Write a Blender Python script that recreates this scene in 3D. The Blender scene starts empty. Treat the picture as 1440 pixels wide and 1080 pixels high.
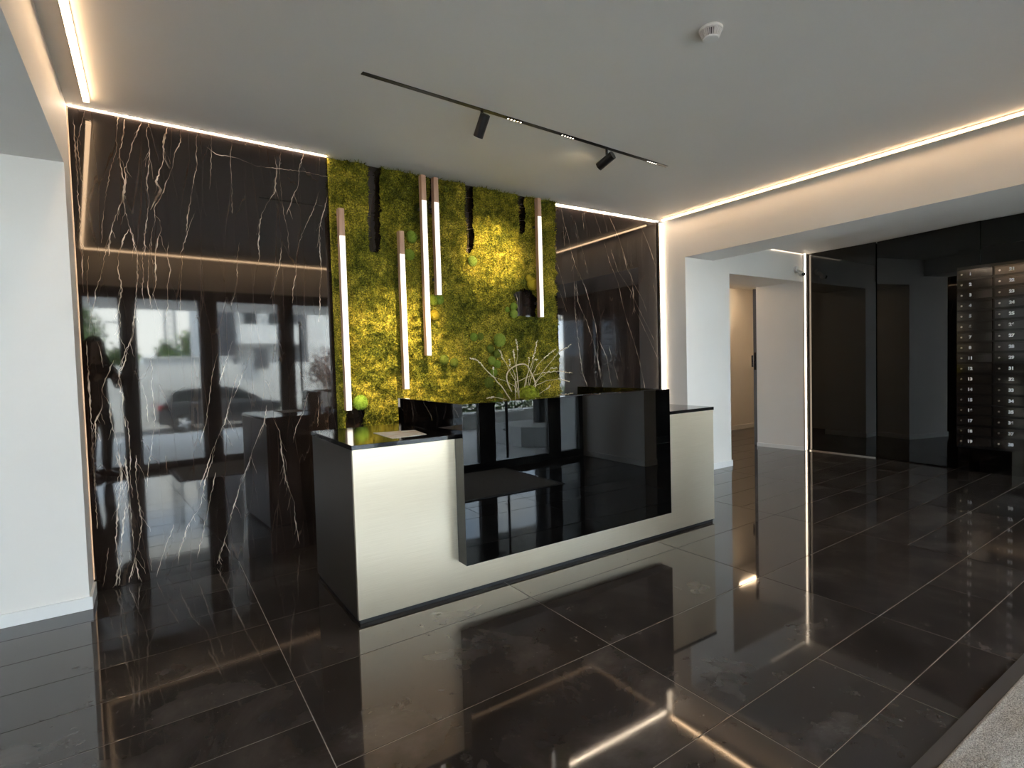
import bpy, bmesh, math, random
import numpy as np
from mathutils import Vector, Matrix

# ---------------------------------------------------------------- camera, sky, sun, exposure
scene = bpy.context.scene
col = scene.collection
scene.view_settings.view_transform = 'Standard'
scene.view_settings.look = 'None'
scene.view_settings.gamma = 1.0
scene.view_settings.use_curve_mapping = False
scene.view_settings.exposure = 2.05

cam_d = bpy.data.cameras.new('camera')
cam_d.sensor_width = 36.0
cam_d.lens = 767.1 / 1440 * 36
cam_d.clip_start = 0.02
cam_d.clip_end = 400
cam = bpy.data.objects.new('camera', cam_d)
col.objects.link(cam)
RR = Vector((0.83244, -0.55340, -0.02813)); UU = Vector((0.04485, 0.01669, 0.99885)); FF = Vector((0.55230, 0.83275, -0.03871))
cam.matrix_world = Matrix(((RR.x, UU.x, -FF.x, 0), (RR.y, UU.y, -FF.y, 0), (RR.z, UU.z, -FF.z, 1.25), (0, 0, 0, 1)))
scene.camera = cam

SKY = 5.0
world = bpy.data.worlds.new('sky'); scene.world = world
world.use_nodes = True
nt = world.node_tree; nt.nodes.clear()
wo = nt.nodes.new('ShaderNodeOutputWorld'); bg = nt.nodes.new('ShaderNodeBackground')
tc = nt.nodes.new('ShaderNodeTexCoord'); mp = nt.nodes.new('ShaderNodeMapping'); mp.inputs['Scale'].default_value = (1, 1, 3)
nz = nt.nodes.new('ShaderNodeTexNoise'); nz.inputs['Scale'].default_value = 3.2; nz.inputs['Detail'].default_value = 5
rp = nt.nodes.new('ShaderNodeValToRGB')
rp.color_ramp.elements[0].position = 0.42; rp.color_ramp.elements[0].color = (0.62, 0.76, 0.98, 1)
rp.color_ramp.elements[1].position = 0.62; rp.color_ramp.elements[1].color = (1.0, 0.965, 0.92, 1)
nt.links.new(tc.outputs['Generated'], mp.inputs['Vector']); nt.links.new(mp.outputs[0], nz.inputs['Vector'])
nt.links.new(nz.outputs[0], rp.inputs[0]); nt.links.new(rp.outputs[0], bg.inputs[0]); nt.links.new(bg.outputs[0], wo.inputs[0])
bg.inputs[1].default_value = SKY

sun_d = bpy.data.lights.new('sun', 'SUN'); sun_d.energy = 24.0; sun_d.angle = 0.03; sun_d.color = (1, 0.90, 0.78)
sun = bpy.data.objects.new('sun', sun_d); col.objects.link(sun)
sun.rotation_euler = Vector((0.95, 0.22, 0.95)).to_track_quat('Z', 'Y').to_euler()
sun.location = (20, 5, 20)

def portal(name, x0, x1, y, z0, z1):
    d = bpy.data.lights.new(name, 'AREA'); d.shape = 'RECTANGLE'; d.size = x1 - x0; d.size_y = z1 - z0
    d.cycles.is_portal = True
    o = bpy.data.objects.new(name, d); col.objects.link(o)
    o.location = ((x0 + x1) / 2, y, (z0 + z1) / 2); o.rotation_euler = (math.radians(-90), 0, math.radians(180))
    return o
portal('sky_portal', -0.3, 4.74, -0.58, 0.05, 2.34)
portal('sky_portal', 4.8, 7.1, -0.58, 0.05, 2.34)

portal('sky_portal', -2.95, -1.15, -0.58, 0.05, 2.34)
LED = (1.0, 0.66, 0.38)
LED_W = 3.6      # strip luminance

# ---------------------------------------------------------------- materials
def mat(name, color=(0.5, 0.5, 0.5), rough=0.5, metal=0.0, ior=1.5, emis=None, es=0.0, aniso=0.0, spec=0.5, coat=0.0):
    m = bpy.data.materials.new(name); m.use_nodes = True
    b = m.node_tree.nodes['Principled BSDF']
    b.inputs['Base Color'].default_value = (*color, 1); b.inputs['Roughness'].default_value = rough
    b.inputs['Metallic'].default_value = metal; b.inputs['IOR'].default_value = ior
    b.inputs['Anisotropic'].default_value = aniso
    b.inputs['Specular IOR Level'].default_value = spec
    if coat: b.inputs['Coat Weight'].default_value = coat; b.inputs['Coat Roughness'].default_value = 0.03
    if emis: b.inputs['Emission Color'].default_value = (*emis, 1); b.inputs['Emission Strength'].default_value = es
    return m
def nd(m, t, **kw):
    n = m.node_tree.nodes.new(t)
    for k, v in kw.items():
        if k in n.inputs: n.inputs[k].default_value = v
        else: setattr(n, k, v)
    return n
def lk(m, a, b): m.node_tree.links.new(a, b)
def pb(m): return m.node_tree.nodes['Principled BSDF']
def ramp(m, src, stops):
    r = nd(m, 'ShaderNodeValToRGB'); e = r.color_ramp.elements
    while len(e) < len(stops): e.new(0.5)
    for i, (p, c) in enumerate(stops): e[i].position = p; e[i].color = (*c, 1)
    lk(m, src, r.inputs[0]); return r
def coords(m, scale=(1, 1, 1), kind='Object'):
    t = nd(m, 'ShaderNodeTexCoord'); p = nd(m, 'ShaderNodeMapping'); p.inputs['Scale'].default_value = scale
    lk(m, t.outputs[kind], p.inputs['Vector']); return p.outputs[0]
def noise_color(m, scale, stops, vscale=(1, 1, 1), detail=5, bump=0.0, bscale=None):
    c = coords(m, vscale); n = nd(m, 'ShaderNodeTexNoise', Scale=scale, Detail=detail); lk(m, c, n.inputs['Vector'])
    r = ramp(m, n.outputs[0], stops); lk(m, r.outputs[0], pb(m).inputs['Base Color'])
    if bump:
        n2 = nd(m, 'ShaderNodeTexNoise', Scale=bscale or scale * 4, Detail=4); lk(m, c, n2.inputs['Vector'])
        b = nd(m, 'ShaderNodeBump', Strength=bump, Distance=0.01); lk(m, n2.outputs[0], b.inputs['Height']); lk(m, b.outputs[0], pb(m).inputs['Normal'])
    return c

M = {}
M['wall'] = mat('white_wall_paint', (0.84, 0.83, 0.81), 0.55); noise_color(M['wall'], 1.5, [(0.3, (0.85, 0.82, 0.775)), (0.7, (0.89, 0.86, 0.815))], bump=0.05, bscale=260)
M['ceil'] = mat('ceiling_paint', (0.74, 0.73, 0.71), 0.7); noise_color(M['ceil'], 1.0, [(0.3, (0.79, 0.765, 0.72)), (0.7, (0.83, 0.805, 0.76))])
M['skirt'] = mat('white_skirting', (0.88, 0.88, 0.86), 0.4)
M['grout'] = mat('light_grout', (0.34, 0.31, 0.27), 0.8)
# polished dark porcelain, each tile its own tone
m = M['tile'] = mat('dark_porcelain', (0.03, 0.026, 0.024), 0.04, ior=1.56)
c = coords(m, (1, 1, 1), 'Object'); oi = nd(m, 'ShaderNodeObjectInfo')
va = nd(m, 'ShaderNodeVectorMath', operation='MULTIPLY_ADD'); lk(m, c, va.inputs[0]); va.inputs[1].default_value = (1, 1, 1)
cx = nd(m, 'ShaderNodeCombineXYZ'); ml = nd(m, 'ShaderNodeMath', operation='MULTIPLY'); ml.inputs[1].default_value = 37; lk(m, oi.outputs['Random'], ml.inputs[0])
lk(m, ml.outputs[0], cx.inputs[0]); lk(m, ml.outputs[0], cx.inputs[1]); lk(m, cx.outputs[0], va.inputs[2])
n1 = nd(m, 'ShaderNodeTexNoise', Scale=2.2, Detail=7, Roughness=0.62, Distortion=0.4); lk(m, va.outputs[0], n1.inputs['Vector'])
r1 = ramp(m, n1.outputs[0], [(0.30, (0.018, 0.015, 0.0135)), (0.52, (0.038, 0.031, 0.028)), (0.72, (0.085, 0.074, 0.067))])
n2 = nd(m, 'ShaderNodeTexNoise', Scale=4.5, Detail=9, Roughness=0.8, Distortion=0.35); lk(m, va.outputs[0], n2.inputs['Vector'])
r2 = ramp(m, n2.outputs[0], [(0.58, (0, 0, 0)), (0.70, (0.28, 0.28, 0.28)), (0.82, (0.9, 0.9, 0.9))])
n3 = nd(m, 'ShaderNodeTexNoise', Scale=60, Detail=2); lk(m, va.outputs[0], n3.inputs['Vector'])
r3 = ramp(m, n3.outputs[0], [(0.73, (0, 0, 0)), (0.76, (1, 1, 1))])
mx = nd(m, 'ShaderNodeMix', data_type='RGBA'); lk(m, r2.outputs[0], mx.inputs['Factor']); lk(m, r1.outputs[0], mx.inputs['A']); mx.inputs['B'].default_value = (0.20, 0.19, 0.18, 1)
mx2 = nd(m, 'ShaderNodeMix', data_type='RGBA'); 
f3 = nd(m, 'ShaderNodeMath', operation='MULTIPLY'); f3.inputs[1].default_value = 0.5; lk(m, r3.outputs[0], f3.inputs[0]); lk(m, f3.outputs[0], mx2.inputs['Factor'])
lk(m, mx.outputs['Result'], mx2.inputs['A']); mx2.inputs['B'].default_value = (0.25, 0.23, 0.21, 1); lk(m, mx2.outputs['Result'], pb(m).inputs['Base Color'])
rr_ = nd(m, 'ShaderNodeMapRange'); rr_.inputs['To Min'].default_value = 0.015; rr_.inputs['To Max'].default_value = 0.075; lk(m, n1.outputs[0], rr_.inputs['Value']); lk(m, rr_.outputs[0], pb(m).inputs['Roughness'])
# dark marble: base tone with faint vertical veins; main veins are inlaid geometry
m = M['marble'] = mat('dark_marble', (0.02, 0.015, 0.012), 0.035, ior=1.62)
c = coords(m, (9, 9, 0.9)); v = nd(m, 'ShaderNodeTexVoronoi', feature='DISTANCE_TO_EDGE', Scale=1.7)
nn = nd(m, 'ShaderNodeTexNoise', Scale=3, Detail=6); lk(m, c, nn.inputs['Vector'])
ad = nd(m, 'ShaderNodeMix', data_type='VECTOR'); ad.inputs['Factor'].default_value = 0.12; lk(m, c, ad.inputs['A']); lk(m, nn.outputs['Color'], ad.inputs['B'])
lk(m, ad.outputs['Result'], v.inputs['Vector'])
rv = ramp(m, v.outputs['Distance'], [(0.0, (0.036, 0.026, 0.021)), (0.006, (0.026, 0.019, 0.015)), (0.03, (0.018, 0.013, 0.011))])
nb = nd(m, 'ShaderNodeTexNoise', Scale=1.3, Detail=6); lk(m, c, nb.inputs['Vector'])
rb = ramp(m, nb.outputs[0], [(0.35, (0.6, 0.6, 0.6)), (0.7, (1.5, 1.35, 1.25))])
mm = nd(m, 'ShaderNodeMix', data_type='RGBA', blend_type='MULTIPLY'); mm.inputs['Factor'].default_value = 1; lk(m, rv.outputs[0], mm.inputs['A']); lk(m, rb.outputs[0], mm.inputs['B'])
lk(m, mm.outputs['Result'], pb(m).inputs['Base Color'])
M['vein'] = mat('cream_vein', (0.42, 0.33, 0.25), 0.05, ior=1.62); noise_color(M['vein'], 9, [(0.38, (0.12, 0.085, 0.06)), (0.6, (0.66, 0.55, 0.44))], detail=4)
M['blackglass'] = mat('black_glass', (0.0015, 0.0015, 0.0015), 0.012, ior=1.52)
M['blackgloss'] = mat('black_gloss_laminate', (0.010, 0.010, 0.011), 0.12, ior=1.5)
M['blackmatte'] = mat('black_aluminium', (0.012, 0.012, 0.013), 0.35)
M['counter'] = mat('dark_counter', (0.012, 0.012, 0.012), 0.10, ior=1.6)
m = M['champagne'] = mat('brushed_champagne', (0.86, 0.77, 0.61), 0.38, metal=1.0, aniso=0.6); 
c = coords(m, (1.5, 1.5, 160)); n1 = nd(m, 'ShaderNodeTexNoise', Scale=3, Detail=5); lk(m, c, n1.inputs['Vector'])
b = nd(m, 'ShaderNodeBump', Strength=0.05, Distance=0.002); lk(m, n1.outputs[0], b.inputs['Height']); lk(m, b.outputs[0], pb(m).inputs['Normal'])
r1 = ramp(m, n1.outputs[0], [(0.3, (0.80, 0.69, 0.525)), (0.7, (0.88, 0.775, 0.61))]); lk(m, r1.outputs[0], pb(m).inputs['Base Color'])
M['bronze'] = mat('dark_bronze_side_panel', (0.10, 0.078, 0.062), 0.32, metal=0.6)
M['led'] = mat('led_diffuser', (0.9, 0.9, 0.85), 0.4, emis=LED, es=LED_W)
M['led_corridor'] = mat('corridor_lamp_diffuser', (0.9, 0.9, 0.85), 0.4, emis=(1, 0.70, 0.42), es=22.0)
M['led_cove'] = mat('led_cove_diffuser', (0.9, 0.9, 0.85), 0.4, emis=(1, 0.80, 0.60), es=20.0)
M['led_line'] = mat('led_line_diffuser', (0.9, 0.9, 0.85), 0.4, emis=(1, 0.80, 0.58), es=1.7)
M['led_thin'] = mat('led_thin_diffuser', (0.9, 0.9, 0.85), 0.4, emis=(1, 0.82, 0.62), es=0.6)
M['led_faint'] = mat('led_faint_diffuser', (0.5, 0.4, 0.3), 0.4, emis=(1, 0.62, 0.36), es=0.12)
M['tube_led'] = mat('tube_diffuser', (0.9, 0.9, 0.88), 0.4, emis=(1, 0.93, 0.80), es=0.27)
M['tube_off'] = mat('tube_end_diffuser', (0.80, 0.79, 0.82), 0.35, emis=(1, 0.95, 0.95), es=0.02)
M['dot'] = mat('led_dot', (0.9, 0.9, 0.85), 0.4, emis=(1, 0.86, 0.7), es=1.2)
M['lens'] = mat('spot_lens', (0.9, 0.9, 0.85), 0.4, emis=(1, 0.78, 0.45), es=18.0)
M['profile'] = mat('aluminium_profile', (0.62, 0.60, 0.58), 0.35, metal=0.4)
M['wood'] = mat('rose_wood', (0.48, 0.29, 0.20), 0.45); noise_color(M['wood'], 5, [(0.3, (0.40, 0.235, 0.155)), (0.7, (0.60, 0.39, 0.28))], (6, 6, 0.6))
M['whiteplastic'] = mat('white_plastic', (0.80, 0.79, 0.76), 0.4)
M['darkslot'] = mat('dark_slot', (0.01, 0.01, 0.01), 0.8)
M['chrome'] = mat('satin_steel', (0.78, 0.78, 0.78), 0.22, metal=1.0)
M['numwhite'] = mat('white_number_print', (0.98, 0.98, 0.98), 0.5)
M['mailbox'] = mat('dark_bronze_gloss', (0.016, 0.012, 0.010), 0.09, ior=1.7)
M['paper'] = mat('printed_paper', (0.80, 0.76, 0.72), 0.6); noise_color(M['paper'], 14, [(0.45, (0.86, 0.83, 0.80)), (0.62, (0.72, 0.60, 0.52))], (1, 3, 1), detail=2)
M['door'] = mat('grey_door', (0.11, 0.095, 0.085), 0.4)
# glass pane: thin, no refraction
m = M['pane'] = bpy.data.materials.new('window_glass'); m.use_nodes = True; t = m.node_tree; t.nodes.clear()
o = t.nodes.new('ShaderNodeOutputMaterial'); tr = t.nodes.new('ShaderNodeBsdfTransparent'); tr.inputs[0].default_value = (0.86, 0.90, 0.90, 1)
gl = t.nodes.new('ShaderNodeBsdfGlossy'); gl.inputs['Roughness'].default_value = 0.01; fr = t.nodes.new('ShaderNodeFresnel'); fr.inputs[0].default_value = 1.45
mxs = t.nodes.new('ShaderNodeMixShader'); t.links.new(fr.outputs[0], mxs.inputs[0]); t.links.new(tr.outputs[0], mxs.inputs[1]); t.links.new(gl.outputs[0], mxs.inputs[2]); t.links.new(mxs.outputs[0], o.inputs[0])
m = M['rug'] = mat('grey_mat_pile', (0.20, 0.19, 0.18), 0.95, spec=0.2)
c = noise_color(m, 260, [(0.35, (0.26, 0.25, 0.235)), (0.65, (0.72, 0.70, 0.66))], detail=3, bump=0.6, bscale=300)
M['rubber'] = mat('mat_rubber_edge', (0.055, 0.05, 0.048), 0.55)
# moss
m = M['moss'] = mat('preserved_moss', (0.1, 0.1, 0.02), 0.9, spec=0.15)
c = coords(m); a1 = nd(m, 'ShaderNodeTexNoise', Scale=7.5, Detail=8, Roughness=0.72, Distortion=0.5); lk(m, c, a1.inputs['Vector'])
a0 = nd(m, 'ShaderNodeTexNoise', Scale=1.7, Detail=2); lk(m, c, a0.inputs['Vector'])
a2 = nd(m, 'ShaderNodeTexNoise', Scale=90, Detail=4, Roughness=0.7); lk(m, c, a2.inputs['Vector'])
am = nd(m, 'ShaderNodeMix', data_type='FLOAT'); am.inputs['Factor'].default_value = 0.35; lk(m, a1.outputs[0], am.inputs['A']); lk(m, a0.outputs[0], am.inputs['B'])
ra = ramp(m, am.outputs['Result'], [(0.37, (0.040, 0.050, 0.007)), (0.45, (0.13, 0.135, 0.014)), (0.53, (0.26, 0.235, 0.026)), (0.63, (0.50, 0.40, 0.06))])
rb = ramp(m, a2.outputs[0], [(0.34, (0.16, 0.18, 0.16)), (0.5, (0.85, 0.85, 0.8)), (0.64, (2.1, 1.95, 1.6))])
mm = nd(m, 'ShaderNodeMix', data_type='RGBA', blend_type='MULTIPLY'); mm.inputs['Factor'].default_value = 1; lk(m, ra.outputs[0], mm.inputs['A']); lk(m, rb.outputs[0], mm.inputs['B']); lk(m, mm.outputs['Result'], pb(m).inputs['Base Color'])
M['mossback'] = mat('moss_backing_board', (0.006, 0.006, 0.004), 0.9)
BALLC = [(0.20, 0.28, 0.035), (0.25, 0.32, 0.05), (0.30, 0.34, 0.03), (0.46, 0.34, 0.025), (0.15, 0.18, 0.025), (0.30, 0.44, 0.05)]
for i, bc in enumerate(BALLC):
    M['ball%d' % i] = mat('moss_ball_%d' % i, bc, 0.9, spec=0.15)
    noise_color(M['ball%d' % i], 45, [(0.3, tuple(q * 0.5 for q in bc)), (0.7, tuple(min(1, q * 1.5) for q in bc))], detail=3)
M['twig'] = mat('dried_stem', (0.60, 0.49, 0.32), 0.7)
M['seed'] = mat('dried_seed_head', (0.80, 0.70, 0.54), 0.8)
M['pot'] = mat('grey_stone_bowl', (0.30, 0.28, 0.25), 0.6)

# ---------------------------------------------------------------- helpers
def prop(o, label=None, cat=None, group=None, kind=None):
    if label: o['label'] = label
    if cat: o['category'] = cat
    if group: o['group'] = group
    if kind: o['kind'] = kind
    return o
class B:
    def __init__(s): s.v = []; s.f = []
    def box(s, x0, x1, y0, y1, z0, z1):
        n = len(s.v); s.v += [(x0, y0, z0), (x1, y0, z0), (x1, y1, z0), (x0, y1, z0), (x0, y0, z1), (x1, y0, z1), (x1, y1, z1), (x0, y1, z1)]
        s.f += [tuple(n + i for i in q) for q in ((0, 3, 2, 1), (4, 5, 6, 7), (0, 1, 5, 4), (1, 2, 6, 5), (2, 3, 7, 6), (3, 0, 4, 7))]; return s
    def prism(s, poly, axis, a, b):   # polygon extruded along axis 0,1,2
        n = len(s.v); k = len(poly)
        for t in (a, b):
            for p in poly:
                q = [p[0], p[1]]; q.insert(axis, t); s.v.append(tuple(q))
        s.f.append(tuple(n + i for i in range(k))[::-1]); s.f.append(tuple(n + k + i for i in range(k)))
        for i in range(k): j = (i + 1) % k; s.f.append((n + i, n + j, n + k + j, n + k + i))
        return s
    def frame(s, p0, p1):
        d = (Vector(p1) - Vector(p0)).normalized(); a = Vector((0, 0, 1)) if abs(d.z) < 0.9 else Vector((1, 0, 0))
        u = d.cross(a).normalized(); return d, u, d.cross(u).normalized()
    def tube(s, pts, r, seg=8, cap=True):   # r: number or list
        pts = [Vector(p) for p in pts]; R = r if isinstance(r, (list, tuple)) else [r] * len(pts); n = len(s.v)
        d, u, w = s.frame(pts[0], pts[-1])
        for i, p in enumerate(pts):
            t = (pts[min(i + 1, len(pts) - 1)] - pts[max(i - 1, 0)]).normalized()
            uu = (u - t * u.dot(t)); uu = uu.normalized() if uu.length > 1e-4 else w; ww = t.cross(uu)
            for k in range(seg):
                a = 2 * math.pi * k / seg; s.v.append(tuple(p + R[i] * (math.cos(a) * uu + math.sin(a) * ww)))
        for i in range(len(pts) - 1):
            for k in range(seg):
                q = (k + 1) % seg; s.f.append((n + i * seg + k, n + i * seg + q, n + (i + 1) * seg + q, n + (i + 1) * seg + k))
        if cap: s.f.append(tuple(n + k for k in range(seg))[::-1]); s.f.append(tuple(n + (len(pts) - 1) * seg + k for k in range(seg)))
        return s
    def blob(s, c, r, nu=12, nv=8, rough=0.0, rnd=None, sq=(1, 1, 1)):
        n = len(s.v); c = Vector(c)
        for j in range(1, nv):
            th = math.pi * j / nv
            for i in range(nu):
                ph = 2 * math.pi * i / nu; k = r * (1 + (rnd.uniform(-rough, rough) if rnd else 0))
                s.v.append((c.x + sq[0] * k * math.sin(th) * math.cos(ph), c.y + sq[1] * k * math.sin(th) * math.sin(ph), c.z + sq[2] * k * math.cos(th)))
        s.v.append((c.x, c.y, c.z + sq[2] * r)); s.v.append((c.x, c.y, c.z - sq[2] * r)); t, bo = len(s.v) - 2, len(s.v) - 1
        for j in range(nv - 2):
            for i in range(nu):
                k = (i + 1) % nu; s.f.append((n + j * nu + i, n + (j + 1) * nu + i, n + (j + 1) * nu + k, n + j * nu + k))
        for i in range(nu):
            k = (i + 1) % nu; s.f.append((t, n + i, n + k)); s.f.append((bo, n + (nv - 2) * nu + k, n + (nv - 2) * nu + i))
        return s
    def lathe(s, c, prof, seg=24):
        n = len(s.v)
        for r, z in prof:
            for k in range(seg):
                a = 2 * math.pi * k / seg; s.v.append((c[0] + r * math.cos(a), c[1] + r * math.sin(a), c[2] + z))
        for i in range(len(prof) - 1):
            for k in range(seg):
                q = (k + 1) % seg; s.f.append((n + i * seg + k, n + i * seg + q, n + (i + 1) * seg + q, n + (i + 1) * seg + k))
        s.f.append(tuple(n + k for k in range(seg))[::-1]); s.f.append(tuple(n + (len(prof) - 1) * seg + k for k in range(seg)))
        return s
    def mesh(s, name, material=None, smooth=False):
        me = bpy.data.meshes.new(name); me.from_pydata(s.v, [], s.f); me.update()
        if material: me.materials.append(material)
        bm = bmesh.new(); bm.from_mesh(me); bmesh.ops.recalc_face_normals(bm, faces=bm.faces); bm.to_mesh(me); bm.free()
        if smooth: me.polygons.foreach_set('use_smooth', [True] * len(me.polygons))
        return me
    def build(s, name, material, parent=None, smooth=False, bevel=0.0, **kw):
        o = bpy.data.objects.new(name, s.mesh(name, material, smooth)); col.objects.link(o)
        if parent: o.parent = parent
        if bevel: b = o.modifiers.new('bevel', 'BEVEL'); b.width = bevel; b.segments = 2; b.limit_method = 'ANGLE'
        return prop(o, **kw)
def empty(name, loc=(0, 0, 0), rz=0, **kw):
    o = bpy.data.objects.new(name, None); o.empty_display_size = 0.05; col.objects.link(o); o.location = loc; o.rotation_euler = (0, 0, rz); return prop(o, **kw)
def box(*a): return B().box(*a)
def struct(name, b, m, parent=None, **kw):
    o = b.build(name, M[m], parent, **kw)
    if not parent: o['kind'] = 'structure'
    return o
def place(name, me, parent, loc=(0, 0, 0), rot=(0, 0, 0), **kw):
    o = bpy.data.objects.new(name, me); col.objects.link(o); o.parent = parent; o.location = loc; o.rotation_euler = rot; return prop(o, **kw)

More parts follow.
